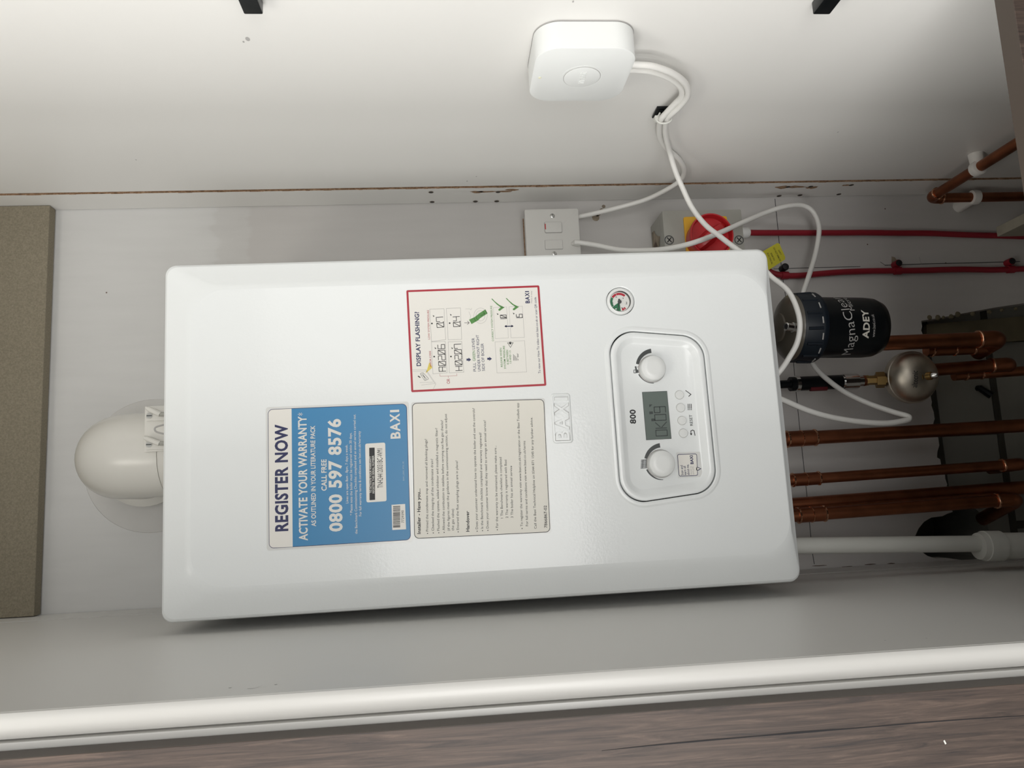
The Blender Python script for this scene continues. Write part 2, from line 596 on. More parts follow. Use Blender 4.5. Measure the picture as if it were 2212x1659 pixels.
# pencil lines and scuffs left on the plaster
yp = YW - 0.0003
def wl(pts, w, m):
    b.stroke([(at(x, y, yp).x, at(x, y, yp).z) for x, y in pts], w, yp, m)
wl([(1674, 430), (1681, 500), (1689, 590), (1697, 640)], 0.0011, pencil)
wl([(1712, 760), (1720, 850), (1728, 930), (1742, 1060), (1755, 1195), (1759, 1218)], 0.0011, pencil)
wl([(1672, 581), (1760, 578), (1858, 576)], 0.0010, pencil)
wl([(1912, 573), (2000, 570), (2090, 568), (2203, 565)], 0.0013, pencil)
wl([(1902, 566), (1912, 573)], 0.0008, pencil)
wl([(1986, 556), (1990, 570)], 0.0013, grey_ink)
for x, y, w in ((1287, 470, .006), (1291, 461, .005), (1300, 455, .004), (1304, 446, .003)):
    p = at(x, y, yp); b.disc((p.x, p.z), w, yp, dirty, 9)
for x, y in ((1912, 451), (1874, 528), (2043, 568), (2000, 790), (230, 632)):
    p = at(x, y, yp); b.disc((p.x, p.z), 0.0012, yp, scuff, 7)
for x, y, l in ((1770, 1222, 40), (1830, 1224, 28), (1925, 1217, 20), (1880, 1219, 30)):
    q_ = at(x, y, yp)
    b.flat([(q_.x + .0009 * math.sin(2 * PI * k / 12) * random.uniform(.5, 1.2), q_.z + l * .00031 * math.cos(2 * PI * k / 12)) for k in range(12)], yp, scuff)
# faint trowelled bands near the flue
wall = struct(b.build('wall_back', origin=(0, YW, 0)))

# broken edge of the plaster: pink-brown crumbs
b = MB()
for x, y, r in ((2008, 686, .0045), (2026, 686, .005), (2038, 686, .003), (2055, 684, .0045), (2069, 679, .0052), (2102, 678, .004), (2138, 674, .0036), (2165, 670, .003), (2195, 667, .003)):
    p = at(x, y, YW)
    b.lathe([(r * .5, -.002), (r, .001), (r * .8, .003), (0.0, .0045)], (p.x, YW + 0.002, p.z), (0.2, -1, 0.1), olive, 9)
tag(b.build('plaster_crumbs'), 'row of brown plaster crumbs along the right edge of the broken-out hole', 'plaster')['kind'] = 'stuff'

# blockwork seen through the opening, with the round hole behind the waste pipe
YB = 0.300
hc = at(2052, 1150, YB)
hr = 0.037
bm = bmesh.new()
def _loop(pts, y):
    vs = [bm.verts.new((p[0], y, p[1])) for p in pts]
    return vs, [bm.edges.new((vs[i], vs[(i + 1) % len(vs)])) for i in range(len(vs))]
_o, e1 = _loop([(-1.7, 0.0), (-1.7, 2.5), (1.7, 2.5), (1.7, 0.0)], YB)
circ = [(hc.x + 1.35 * hr * math.cos(2 * PI * k / 28), hc.z + 1.75 * hr * math.sin(2 * PI * k / 28)) for k in range(28)]
_c, e2 = _loop(circ, YB)
bmesh.ops.triangle_fill(bm, edges=e1 + e2, use_beauty=True)
vb = [bm.verts.new((p[0], YB + 0.14, p[1])) for p in circ]
for k in range(28):
    bm.faces.new((_c[k], _c[(k + 1) % 28], vb[(k + 1) % 28], vb[k]))
bm.faces.new(vb)
org = at(2160, 930, YB)
for v in bm.verts:
    v.co -= Vector((org.x, YB, org.z))
bmesh.ops.recalc_face_normals(bm, faces=bm.faces)
me = bpy.data.meshes.new('wall_rear')
bm.to_mesh(me); bm.free()
me.materials.append(masonry)
o = bpy.data.objects.new('wall_rear', me)
o.location = (org.x, YB, org.z)
COL.objects.link(o)
struct(o)
# old plaster strip on the right of the opening
b = MB()
q = [at(x, y, YB) for x, y in ((1995, 703), (2230, 683), (2230, 735), (2110, 745), (2050, 742), (1996, 732))]
b.prism([(p.x, p.z) for p in q], YB - 0.008, YB, olive)
struct(b.build('trim_1'))

b = MB(); b.box(-1.7, 1.7, -3.2, 0.5, -0.05, 0.0, floor_m); struct(b.build('floor'))
b = MB(); b.box(-1.7, 1.7, -3.2, 0.5, 2.5, 2.55, ceil_m); struct(b.build('ceiling'))

# ================================================================== BOILER CABINET
cab = thing('boiler_cabinet', 'tall white cabinet carcass with grooved sides housing the wall-hung boiler', 'cabinet', (0.08, 0.0, 0.0))
YG0, YG1, GD = 0.2045, 0.2120, 0.006
def side(x_in, sgn, y_front):
    b = MB()
    x_out = x_in + sgn * 0.018
    xs = sorted((x_in, x_out))
    pts = [(x_in, y_front), (x_in, YG0), (x_in + sgn * GD, YG0), (x_in + sgn * GD, YG1), (x_in, YG1), (x_in, YW - 0.0015), (x_out, YW - 0.0015), (x_out, y_front)]
    fr = lambda u, w, d: (u, w, d)
    b.prism(pts, 0.10, 2.25, melamine, fr)
    g = MB()
    return b
b = side(XR, 1, YC)
rs = b.build('side_panel', cab)
lab(rs, 'right side panel, bright white with a raw chipboard groove')
b = MB()
b.box(XR + GD - 0.0012, XR + GD + 0.0002, YG0 + .0001, YG1 - .0001, 0.105, 2.245, chip)
b.box(XR + 0.0001, XR + GD, YG1 - .0006, YG1 - .0001, 0.105, 2.245, chip)
for x0_, dy in ((0.0, 0),):
    zz = 0.2
    while zz < 2.2:                                   # ragged chipped lips of the groove
        l = random.uniform(.01, .05)
        b.box(XR - 0.0001, XR + 0.001, YG1 - .0003, YG1 + random.uniform(.0001, .0005), zz, zz + l * .4, chip)
        zz += l + random.uniform(0, .03)
lab(b.build('groove', rs), 'raw brown chipboard groove')
def hole(x, y, r, m=hole_m, sx=1.0):
    p = atx(x, y, XR)
    g = MB()
    n = 18
    g.add([(XR - 0.0003, p.y + r * math.cos(2 * PI * k / n), p.z + r * sx * math.sin(2 * PI * k / n)) for k in range(n)], [list(range(n))], m)
    g.add([(XR - 0.0004, p.y + .2 * r + .5 * r * math.cos(2 * PI * k / n), p.z + .6 * r * sx * math.sin(2 * PI * k / n)) for k in range(n)], [list(range(n))], black)  # black centre paints the dark depth of a flat hole disc
    g.build('drill_hole', rs)
for x, y in ((931, 415), (1076, 414.5), (933.5, 436), (1027, 435), (1073, 434.5), (1702, 403.5), (1751, 403), (1839, 399.5), (1683, 423), (1728, 421.5), (1812, 419.5)):
    hole(x, y, 0.0038)
def chipping(pts):
    for (x, y, ry, rz) in pts:
        g = MB()
        p = atx(x, y, XR)
        n = 13
        g.add([(XR - 0.00025, p.y + ry * math.cos(2 * PI * k / n) * random.uniform(.6, 1.2), p.z + rz * math.sin(2 * PI * k / n) * random.uniform(.6, 1.2)) for k in range(n)], [list(range(n))], chip)
        lab(g.build('chipped_patch', rs), 'torn-out brown chipboard around old screw holes')
chipping([(1030, 414.5, .004, .010), (1050, 414, .003, .014), (1090, 413.5, .0035, .012), (1105, 410, .004, .010)])
chipping([(1690, 404.5, .006, .012), (1720, 403.5, .005, .016), (1755, 405, .006, .010), (1826, 400, .003, .008)])
# small pencil ticks and specks on the panel
for x, y, r in ((535, 84, .0022), (526, 90, .001), (294, 345, .0009), (1009, 391, .0011), (1029, 381, .0009), (1810, 285, .0009), (1238, 3, .001)):
    p = atx(x, y, XR)
    g = MB()
    g.add([(XR - 0.00022, p.y + r * 1.6 * math.cos(2 * PI * k / 9), p.z + r * math.sin(2 * PI * k / 9)) for k in range(9)], [list(range(9))], grey_ink)
    g.build('speck', rs)

b = side(XL, -1, YC + 0.004)
ls = b.build('side_panel', cab)
lab(ls, 'left side panel, shaded greyish white beside the boiler')
b = MB()
b.box(XL - GD - .0002, XL - GD + .0012, YG0 + .0001, YG1 - .0001, 0.105, 2.245, hole_m)
b.build('groove', ls)
# rounded front edging of the left side
b = MB()
prof = []
for k in range(9):
    a = PI * k / 8
    prof.append((XL - 0.009 + 0.0091 * math.cos(a), YC + 0.005 - 0.0062 * math.sin(a) ** 0.75))
b.loops([[(u, w, 0.10) for u, w in prof], [(u, w, 2.25) for u, w in prof]], edging, True, True)
lab(b.build('edging', ls), 'rounded glossy white front edge')
for x, y, r in ((497, 1486, .0010), (596, 1479, .0009), (1912, 1384, .0007), (2001, 1379, .0006)):
    p = atx(x, y, XL)
    g = MB()
    g.add([(XL + 0.0002, p.y + r * math.cos(2 * PI * k / 9), p.z + r * 1.3 * math.sin(2 * PI * k / 9)) for k in range(9)], [list(range(9))], grey_ink)
    g.build('speck', ls)
pts = [atx(x, y, XL) for x, y in ((534, 1488), (548, 1487.5), (560, 1484), (568, 1480))]
g = MB()
n_ = len(pts)
g.add([(XL + .0002, p.y - .0004, p.z) for p in pts] + [(XL + .0002, p.y + .0004, p.z) for p in pts[::-1]], [list(range(2 * n_))], grey_ink)
g.build('scuff_mark', ls)

b = MB(); b.box(XL - .018, XR + .018, YC, YW - .0015, 2.25, 2.268, melamine); b.build('top_panel', cab)
# hinge mounting plates near the front of the right side
for (x, y) in ((548, 4), (1771, 6)):
    p = atx(x, y, XR)
    b = MB()
    b.box(XR - 0.0125, XR, p.y - 0.052, p.y, p.z - 0.0085, p.z + 0.0085, black_plastic, 0.0)
    b.box(XR - 0.0035, XR, p.y - 0.047, p.y - 0.012, p.z - 0.026, p.z + 0.026, steel)
    b.build('hinge_plate', cab, bevel=0.0015)
# lower walnut door, seen over its top edge
zt = at(2170, 150, YC).z
b = MB()
b.box(XL - 0.016, XR + 0.016, YC - 0.0205, YC - 0.0005, 0.12, zt, walnut)
b.box(XL - 0.016, XR + 0.016, YC - 0.0207, YC - 0.0003, zt - 0.0006, zt + 0.0003, walnut_edge)
lab(b.build('lower_door', cab, bevel=0.0008, bseg=1), 'walnut-effect lower door, only its top edge in view')
# loose MDF back board above the boiler
zb = atx(120, 452, XR).z
b = MB()
b.box(XL + 0.001, XR - 0.0005, 0.249, 0.266, zb, 2.24, mdf)
tag(b.build('mdf_back_board', bevel=0.0006, bseg=1), 'raw olive-brown MDF board fixed across the back above the boiler', 'board')
# upright divider of the lower unit
b = MB()
b.box(0.2862, 0.302, YC + .004, 0.24, 0.12, ZO - 0.840, board_m)
tag(b.build('divider_board', bevel=0.0006, bseg=1), 'pale upright board with bare top edge below the red isolator cable', 'board')

# neighbouring cabinet with a walnut-effect door
nb = thing('kitchen_cabinet', 'neighbouring cabinet with a dark walnut-effect door left of the white edging', 'cabinet', (-0.55, 0.0, 0.0))
b = MB(); b.box(-0.2525, -0.2325, YC + 0.001, YW - .0015, 0.10, 2.25, edging); b.build('side_panel', nb, bevel=0.001)
b = MB(); b.box(-0.83, -0.2525, YC + 0.4, YW - 0.0015, 0.10, 2.25, melamine); b.build('carcass', nb)
b = MB()
XD = -0.2375
b.box(-0.83, XD, YC - 0.020, YC - 0.001, 0.12, 2.25, walnut)
b.box(XD - 0.0002, XD + 0.0004, YC - 0.0198, YC - 0.0012, 0.12, 2.25, walnut_edge)
dr = b.build('door', nb)
lab(dr, 'dark walnut-effect laminate door')
g = MB()
p = at(2040, 1601, YC - 0.0203)
g.stroke([(p.x, p.z), (p.x - .0015, p.z - .0006)], 0.0012, YC - 0.0203, white_ink)
g.build('chip_mark', dr)
g = MB()
ln = [at(x, y, YC - 0.0202) for x, y in ((1300, 1622), (1400, 1611), (1520, 1600), (1640, 1590), (1720, 1583), (1850, 1573), (1990, 1561), (2100, 1553), (2230, 1545))]
wd = (.0001, .0003, .0005, .0003, .0007, .0003, .0004, .0003, .0002)
g.add([(p.x + w_, p.y, p.z) for p, w_ in zip(ln, wd)] + [(p.x - w_, p.y, p.z) for p, w_ in list(zip(ln, wd))[::-1]], [list(range(2 * len(ln)))], grain_m)
lab(g.build('grain_line', dr), 'long dark line in the wood pattern')

# ================================================================== BOILER
boiler = thing('boiler', 'white wall-hung combi boiler covered in instruction stickers', 'boiler', (0, 0, ZO))
boiler.rotation_euler = (0, TILT, 0)
FR[boiler.name] = Vector((0, 0, 0))
HX, HZ = 0.1990, 0.3555
N = 20
Z7 = lambda x, y: F(1280 + x / 4.1467, 700 + y / 4.1467)         # zoomed frames of the photograph
pq = [Z7(134, 47), Z7(985, 111), Z7(1123, 1496), Z7(254, 1628)]
MPX = (Vector(Z7(100, 0)) - Vector(Z7(0, 0))).length / 100       # metres per unit of that frame
pr = 215 * MPX
Z8 = lambda x, y: F(1160 + x / 4.367, 600 + y / 4.367)
gc = Z8(787, 221)
MP8 = (Vector(Z8(100, 0)) - Vector(Z8(0, 0))).length / 100
gr = 135 * MP8


def build_casing():
    bm = bmesh.new()
    def ring(pts, y):
        return [bm.verts.new((p[0], y, p[1])) for p in pts]
    def bridge(a, c, sm=True):
        n = len(a)
        for k in range(n):
            f = bm.faces.new((a[k], a[(k + 1) % n], c[(k + 1) % n], c[k]))
            f.smooth = sm
    st = [(0.0, 0.266, .012), (0.0, 0.012, .012), (0.0004, 0.0075, .012), (.0018, .0038, .012), (.0042, .0016, .012), (.008, .0002, .012), (.012, -.0010, .016), (.028, -.0080, .030), (.032, -.0095, .034), (.0355, YF, .037)]
    rings = [ring(rrect(HX - i, HZ - i * .675, min(r, .006 + i * 1.2 + .006), N, 0.0, -i * .325), y) for i, y, r in st]
    bm.faces.new(rings[0])
    for a, c in zip(rings, rings[1:]):
        bridge(a, c)
    def loop_edges(vs):
        return [bm.edges.get((vs[i], vs[(i + 1) % len(vs)])) or bm.edges.new((vs[i], vs[(i + 1) % len(vs)])) for i in range(len(vs))]
    edges = loop_edges(rings[-1])
    for outs in (
        [(roundpoly(inset(pq, -.0062), pr + .0062, 18), YF), (roundpoly(inset(pq, -.004), pr + .004, 18), YF - .0009), (roundpoly(inset(pq, -.0015), pr + .0015, 18), YF - .0011), (roundpoly(inset(pq, 0), pr, 18), YF - .0004), (roundpoly(inset(pq, 0), pr, 18), YF + .009)],
        [([(gc[0] + (gr + .0015) * math.cos(2 * PI * k / 48), gc[1] + (gr + .0015) * math.sin(2 * PI * k / 48)) for k in range(48)], YF),
         ([(gc[0] + gr * math.cos(2 * PI * k / 48), gc[1] + gr * math.sin(2 * PI * k / 48)) for k in range(48)], YF + .0008),
         ([(gc[0] + gr * math.cos(2 * PI * k / 48), gc[1] + gr * math.sin(2 * PI * k / 48)) for k in range(48)], YF + .009)]):
        rr = [ring(p, y) for p, y in outs]
        edges += loop_edges(rr[0])
        for a, c in zip(rr, rr[1:]):
            bridge(a, c)
    bmesh.ops.triangle_fill(bm, edges=edges, use_beauty=True)
    bmesh.ops.recalc_face_normals(bm, faces=bm.faces)
    me = bpy.data.meshes.new('casing')
    bm.to_mesh(me); bm.free()
    me.materials.append(enamel)
    me.set_sharp_from_angle(angle=math.radians(14))
    for p in me.polygons:
        n = p.normal
        p.use_smooth = not (n.y < -0.99999)
    o = bpy.data.objects.new('casing', me)
    COL.objects.link(o)
    o.parent = boiler
    FR[o.name] = Vector((0, 0, 0))
    return o


casing = build_casing()
LV = YF - 0.0004                # face of a sticker
I1, I2, I3 = LV - 0.00012, LV - 0.00024, LV - 0.00036


class Print(MB):
    flatprint = True


def sticker(q, r, m, y=LV):
    b = Print()
    pts = roundpoly(q, r, 6)
    b.prism(pts, YF - 0.0001, y, m)
    return b


# ---- blue registration sticker
K1 = 1659 / 340.0
ZA = lambda x, y: F(560 + x / K1, 860 + y / K1)
mA = (Vector(ZA(0, 0)) - Vector(ZA(0, 500))).length / 500
qA = [ZA(92, 118), ZA(1555, 58), ZA(1598, 1495), ZA(103, 1585)]
b = Print()
b.prism(roundpoly(inset(qA, -22 * mA), .003, 4), YF - .0001, YF - .00025, film)
b.prism(roundpoly(qA, 50 * mA, 6), YF - .0002, LV, navy_ink)
b.flat(roundpoly(inset(qA, 5.5 * mA), 45 * mA, 6), I1, blue_ink)
qw = inset(qA, 5.5 * mA)
wr = roundpoly(qw, 45 * mA, 6)
xl_, xr_ = Vector(ZA(345, 110)), Vector(ZA(355, 1560))
head = [p for p in wr if (Vector(p) - xl_).cross(xr_ - xl_) * ((Vector(qw[0]) - xl_).cross(xr_ - xl_)) > 0]
# white heading band: the rounded end of the label plus the straight cut
cut0, cut1 = ZA(342, 112), ZA(354, 1567)
ordered = sorted(head, key=lambda p: math.atan2(p[1] - ZA(225, 840)[1], p[0] - ZA(225, 840)[0]))
hull = sorted(head + [cut0, cut1], key=lambda p: math.atan2(p[1] - ZA(225, 840)[1], p[0] - ZA(225, 840)[0]))
b.flat(hull, I2, paper_w)
T = lambda s, x0, y0, x1, y1, h, m, bold=0.0, lv=I3: b.text(s, ZA(x0, y0), ZA(x1, y1), h * mA, lv, m, bold)
T('REGISTER NOW', 302, 1400, 296, 275, 124, navy_ink, 0.034)
T('ACTIVATE YOUR WARRANTY', 510, 1500, 497, 190, 84, white_ink, 0.028)
T('*', 497, 182, 496, 152, 84, white_ink, 0.0)
T('AS OUTLINED IN YOUR LITERATURE PACK', 599, 1350, 588, 290, 46, white_ink, 0.02)
T('CALL FREE', 711, 975, 708, 645, 52, white_ink, 0.026)
T('0800 597 8576', 874, 1403, 856, 218, 126, white_ink, 0.034)
T('Lines are open 8am - 8pm, 7 days a week.', 940, 1108, 932, 490, 26, white_ink)
T('* Please note the boiler must be registered within 30 days.', 985, 1235, 975, 365, 26, white_ink)
T('the Benchmark Commissioning Checklist completed and an annual service carried out.', 1037, 1430, 1016, 170, 26, white_ink)
T('For full warranty terms & conditions see baxi.co.uk/warranty', 1079, 1243, 1068, 348, 26, white_ink)
wordmark(b, ZA(1486, 425), ZA(1475, 122), 98 * mA, I3, white_ink, 0.03)
T('BAX_L55D_0722_02', 1530, 868, 1525, 668, 15, pale_ink)
b.flat(roundpoly([ZA(1117, 481), ZA(1328, 468), ZA(1343, 1086), ZA(1131, 1100)], 18 * mA, 4), I2, paper_w)
b.flat([ZA(1160, 524), ZA(1217, 522), ZA(1222, 1072), ZA(1164, 1076)], I3, black_ink)
I4 = I3 - .0001
T('TO ACTIVATE YOUR WARRANTY', 1187, 1000, 1182, 612, 20, white_ink, 0.01, I4)
T('REGISTER THIS SERIAL NUMBER', 1215, 1003, 1210, 605, 20, white_ink, 0.01, I4)
T('TNH244120031BC-WM1', 1304, 945, 1298, 530, 56, black_ink)
b.flat([ZA(1395, 1125), ZA(1538, 1115), ZA(1548, 1382), ZA(1403, 1390)], I2, paper_w)
y_ = 1138.0
while y_ < 1366:
    w_ = random.choice((2.2, 2.2, 4.5, 6.5))
    b.flat([ZA(1411, y_), ZA(1486, y_ - 4), ZA(1486, y_ - 4 + w_), ZA(1411, y_ + w_)], I3, black_ink)
    y_ += w_ + random.choice((2.4, 2.4, 4.6))
T('7729390', 1527, 1313, 1524, 1182, 26, black_ink)
lab(b.build('registration_sticker', boiler, Vector((0, 0, 0))), 'bright blue warranty registration sticker')

# ---- cream installer checklist sticker
ZB = lambda x, y: F(870 + x / K1, 850 + y / K1)
qB = [ZB(97, 102), ZB(1488, 58), ZB(1556, 1462), ZB(122, 1532)]
b = Print()
b.prism(roundpoly(inset(qB, -10 * mA), .003, 4), YF - .0001, YF - .00025, film)
b.prism(roundpoly(qB, 50 * mA, 6), YF - .0002, LV, black_ink)
b.flat(roundpoly(inset(qB, 6.5 * mA), 44 * mA, 6), I1, paper)
T = lambda s, x0, y0, x1, y1, h=25, bold=0.0: b.text(s, ZB(x0, y0), ZB(x1, y1), h * mA, I2, black_ink, bold)
T('Installer - Have you...', 188, 1480, 184, 1003, 33, 0.026)
T('Handover', 702, 1455, 698, 1238, 33, 0.026)
for s, x0, y0, x1, y1, dot in (
    ('Primed the condensate trap and removed all blanking plugs?', 270, 1452, 256, 480, 1),
    ('Checked the integrity of the condensate drain?', 330, 1447, 319, 690, 1),
    ('Flushed the system, added inhibitor and installed a magnetic filter?', 388, 1446, 367, 365, 1),
    ('Allowed the combustion to stabilise before carrying out flue gas checks?', 444, 1442, 424, 282, 1),
    ('(if the figures meet the guidance in the commissioning section, do not adjust', 496, 1447, 464, 215, 0),
    ('the gas valve)', 540, 1445, 538, 1217, 0),
    ('Ensured the flue sampling plugs are in place?', 592, 1436, 580, 708, 1),
    ('Does your customer understand how to operate the boiler and use the controls?', 792, 1429, 758, 155, 1),
    ('Is the Benchmark checklist completed and warranty registered?', 848, 1424, 829, 412, 1),
    ('Does your customer know that they need to arrange an annual service?', 905, 1421, 875, 283, 1),
    ('For the warranty to be maintained, please make sure...', 1005, 1414, 986, 550, 1),
    ('1 The Benchmark checklist is completed', 1057, 1315, 1041, 672, 0),
    ('2 The warranty is registered with Baxi', 1110, 1312, 1094, 698, 0),
    ('3 The boiler has an annual service', 1164, 1310, 1151, 762, 0),
    ('To register the warranty visit www.baxi.co.uk/registration or the Baxi Toolbelt app', 1265, 1401, 1223, 100, 1),
    ('For full terms and conditions visit www.baxi.co.uk/terms', 1321, 1397, 1291, 500, 0),
    ('Call the Baxi Technical Helpline on 0344 871 1545 for any further advice.', 1410, 1425, 1366, 250, 0)):
    T(s, x0, y0, x1, y1)
    if dot:
        b.disc(ZB(x0 - 8, y0 + 22), 5.5 * mA, I2, black_ink, 10)
T('7866867-02', 1522, 1415, 1516, 1180, 31, 0.008)
lab(b.build('checklist_sticker', boiler, Vector((0, 0, 0))), 'cream installer checklist sticker with black outline')

# ---- red bordered pressure instructions
K3 = 2169 / 340.0
ZC = lambda x, y: F(860 + x / K3, 600 + y / K3)
mC = (Vector(ZC(0, 0)) - Vector(ZC(0, 500))).length / 500
qC = [ZC(113, 174), ZC(1944, 106), ZC(2042, 1488), ZC(182, 1578)]
b = Print()
b.prism(roundpoly(qC, 18 * mC, 4), YF - .0001, LV, red_ink)
b.flat(inset(qC, 27 * mC), I1, paper_w)
T = lambda s, x0, y0, x1, y1, h, m=navy_ink, bold=0.0: b.text(s, ZC(x0, y0), ZC(x1, y1), h * mC, I2, m, bold)
L = lambda pts, w=3.0, m=grey_ink, close=False: b.stroke([ZC(*p) for p in pts], w * mC, I2, m, None, close)
PG = lambda pts, m: b.flat([ZC(*p) for p in pts], I2, m)
T('DISPLAY FLASHING?', 314, 1217, 286, 470, 56, navy_ink, 0.026)
PG([(378, 1318), (472, 1240), (430, 1165), (400, 1265)], yellow_ink)
b.text('ERROR CODE', ZC(464, 1225), ZC(452, 1010), 25 * mC, I3, red_ink)
T('LOW SYSTEM PRESSURE', 440, 850, 425, 447, 25, red_ink)
for q in ([(460, 885), (650, 880), (676, 1310), (480, 1325)], [(436, 435), (632, 428), (655, 855), (460, 880)], [(690, 885), (876, 880), (906, 1302), (706, 1312)], [(665, 425), (860, 418), (876, 850), (690, 857)]):
    L(q, 4, grey_ink, True)
for x, y in ((497, 1088), (466, 632), (728, 1087), (711, 627)):
    b.disc(ZC(x, y), 11 * mC, I2, black_ink, 12)
SEG = {'0': 'abcdefx', '1': 'bc', '2': 'abged', '4': 'fgbc', '5': 'afgcd', '6': 'afgecd', '7': 'fabc', '9': 'abfgcd', 'A': 'abcefg', 'H': 'bcefg', 'O': 'abcdef', 'K': 'efk'}
def digits(bb, s, A, B, h, w, lv, m):
    A, B = Vector(A), Vector(B)
    u = (B - A).normalized()
    n = Vector((-u.y, u.x)) * h
    cells = [c for c in s if c != '.']
    pitch = (B - A).length / len(cells)
    cw = pitch * 0.74
    P = lambda i, p, q: A + u * (i * pitch + p * cw) + n * q
    i = 0
    for c in s:
        if c == '.':
            bb.disc(P(i - 1, 1.17, 0.0), w * .9, lv, m, 8)
            continue
        G = {'a': ((0, 1), (1, 1)), 'b': ((1, 1), (1, .5)), 'c': ((1, .5), (1, 0)), 'd': ((0, 0), (1, 0)), 'e': ((0, 0), (0, .5)), 'f': ((0, .5), (0, 1)), 'g': ((0, .5), (1, .5)), 'x': ((0, 0), (1, 1)), 'k': ((.16, .56), (1, 1))}
        for k in SEG[c]:
            (p, q), (r, t) = G[k]
            a_, b_ = P(i, p, q), P(i, r, t)
            bb.stroke([a_ * .93 + b_ * .07, a_ * .07 + b_ * .93], w, lv, m)
        if c == 'K':
            bb.stroke([P(i, .16, .44), P(i, 1, 0)], w, lv, m)
        i += 1
digits(b, 'A02.06', ZC(660, 1287), ZC(640, 900), 92 * mC, 8 * mC, I2, black_ink)
digits(b, '0.7', ZC(632, 680), ZC(616, 520), 92 * mC, 8 * mC, I2, black_ink)
digits(b, 'H02.07', ZC(887, 1277), ZC(866, 895), 92 * mC, 8 * mC, I2, black_ink)
digits(b, '0.4', ZC(858, 670), ZC(846, 515), 92 * mC, 8 * mC, I2, black_ink)
digits(b, '1.0', ZC(1494, 600), ZC(1488, 500), 80 * mC, 8 * mC, I2, black_ink)
digits(b, '1.5', ZC(1714, 588), ZC(1708, 490), 80 * mC, 8 * mC, I2, black_ink)
for x, y in ((515, 970), (490, 527), (745, 970), (727, 510), (1372, 500), (1593, 492)):
    PG([(x - 14, y - 10), (x + 12, y + 2), (x - 2, y + 16)], black_ink)
T('OR', 715, 1460, 712, 1392, 42, red_ink)
L([(575, 1328), (580, 1360), (810, 1350), (806, 1322)], 3, red_ink)
L([(692, 1380), (690, 1355)], 3, red_ink)
for x, y in ((942, 1130), (1228, 1118)):
    PG([(x, y - 14), (x + 28, y - 14), (x + 28, y - 28), (x + 64, y), (x + 28, y + 28), (x + 28, y + 14), (x, y + 14)], navy_ink)
T('PULL', 1075, 1290, 1069, 1172, 37)
T('GREEN', 1067, 1148, 1060, 1005, 37, green_ink)
T('LEVER', 1058, 985, 1052, 830, 37)
T('UNDER FRONT RIGHT', 1137, 1288, 1111, 788, 37)
T('SIDE OF BOILER', 1196, 1285, 1176, 905, 37)
cx_, cy_ = 1135, 525
for r_ in (92, 62):
    L([(cx_ + r_ * math.cos(t * .2618), cy_ + r_ * 1.15 * math.sin(t * .2618)) for t in range(24)], 3, grey_ink, True)
L([(930, 430), (985, 430), (1005, 445), (1015, 420)], 3); L([(975, 470), (1000, 530), (990, 570)], 3)
PG([(978, 580), (1012, 640), (1100, 590), (1130, 560), (1232, 492), (1202, 438), (1120, 490), (1060, 540)], green_ink)
b.stroke([ZC(1145, 525), ZC(1185, 497)], 12 * mC, I3, black_ink); b.stroke([ZC(1147, 524), ZC(1183, 498)], 7 * mC, I4, green_ink)
L([(915, 622), (978, 622)], 5, black_ink); L([(955, 600), (980, 622), (955, 645)], 5, black_ink)
T('CORRECT SYSTEM PRESSURE', 1319, 875, 1294, 387, 25, green_ink)
for q in ([(1335, 885), (1742, 868), (1770, 1300), (1362, 1312)], [(1312, 412), (1495, 403), (1520, 830), (1338, 840)], [(1527, 403), (1712, 393), (1740, 822), (1555, 828)]):
    L(q, 3, grey_ink, True)
for s, x0, y0, x1, y1 in (('RELEASE WHEN', 1440, 1230, 1425, 968), ('SYSTEM PRESSURE', 1486, 1255, 1468, 938), ('IS BETWEEN', 1525, 1195, 1513, 995), ('1.0 AND 1.5', 1561, 1180, 1551, 1005)):
    T(s, x0, y0, x1, y1, 25, green_ink, 0.008)
T('bar', 1660, 1095, 1655, 1040, 27, black_ink)
for x, y0, y1 in ((1588, 1058, 1140), (1603, 1072, 1140), (1618, 1085, 1140), (1634, 1108, 1140), (1652, 1120, 1138)):
    L([(x, y0), (x + 2, y1)], 5, black_ink)
L([(1505, 895), (1548, 962), (1585, 893)], 5, black_ink); L([(1510, 905), (1545, 885), (1583, 903)], 5, black_ink)
b.disc(ZC(1545, 905), 15 * mC, I2, black_ink, 12)
PG([(1480, 655), (1500, 672), (1490, 672), (1490, 690)], navy_ink)
L([(1480, 670), (1575, 668)], 12, navy_ink)
PG([(1464, 670), (1494, 652), (1494, 688)], navy_ink); PG([(1590, 668), (1560, 650), (1560, 686)], navy_ink)
for dx, dy in ((0, 0), (199, -7)):
    PG([(1283 + dx, 292 + dy), (1298 + dx, 290 + dy), (1330 + dx, 325 + dy), (1392 + dx, 375 + dy), (1466 + dx, 410 + dy), (1448 + dx, 422 + dy), (1402 + dx, 456 + dy), (1386 + dx, 456 + dy), (1380 + dx, 438 + dy), (1414 + dx, 410 + dy), (1360 + dx, 370 + dy)], green_ink)
wordmark(b, ZC(1813, 352), ZC(1803, 185), 56 * mC, I2, navy_ink, 0.03)
T('Make it easy', 1849, 350, 1844, 182, 22, grey_ink)
T('To view our How To video visit baxi.co.uk or scan QR code.', 1964, 1318, 1902, 262, 31)
L([(195, 1270), (385, 1268), (520, 1462), (485, 1535)], 3); L([(205, 1290), (388, 1288), (505, 1458)], 3); L([(320, 1480), (505, 1458)], 3); L([(300, 1445), (480, 1440)], 3)
b.stroke(roundpoly([ZC(300, 1318), ZC(345, 1310), ZC(425, 1395), ZC(368, 1420)], 12 * mC, 4), 4 * mC, I2, dark_ink, None, True)
L([(280, 1360), (300, 1372)], 14, black_ink)
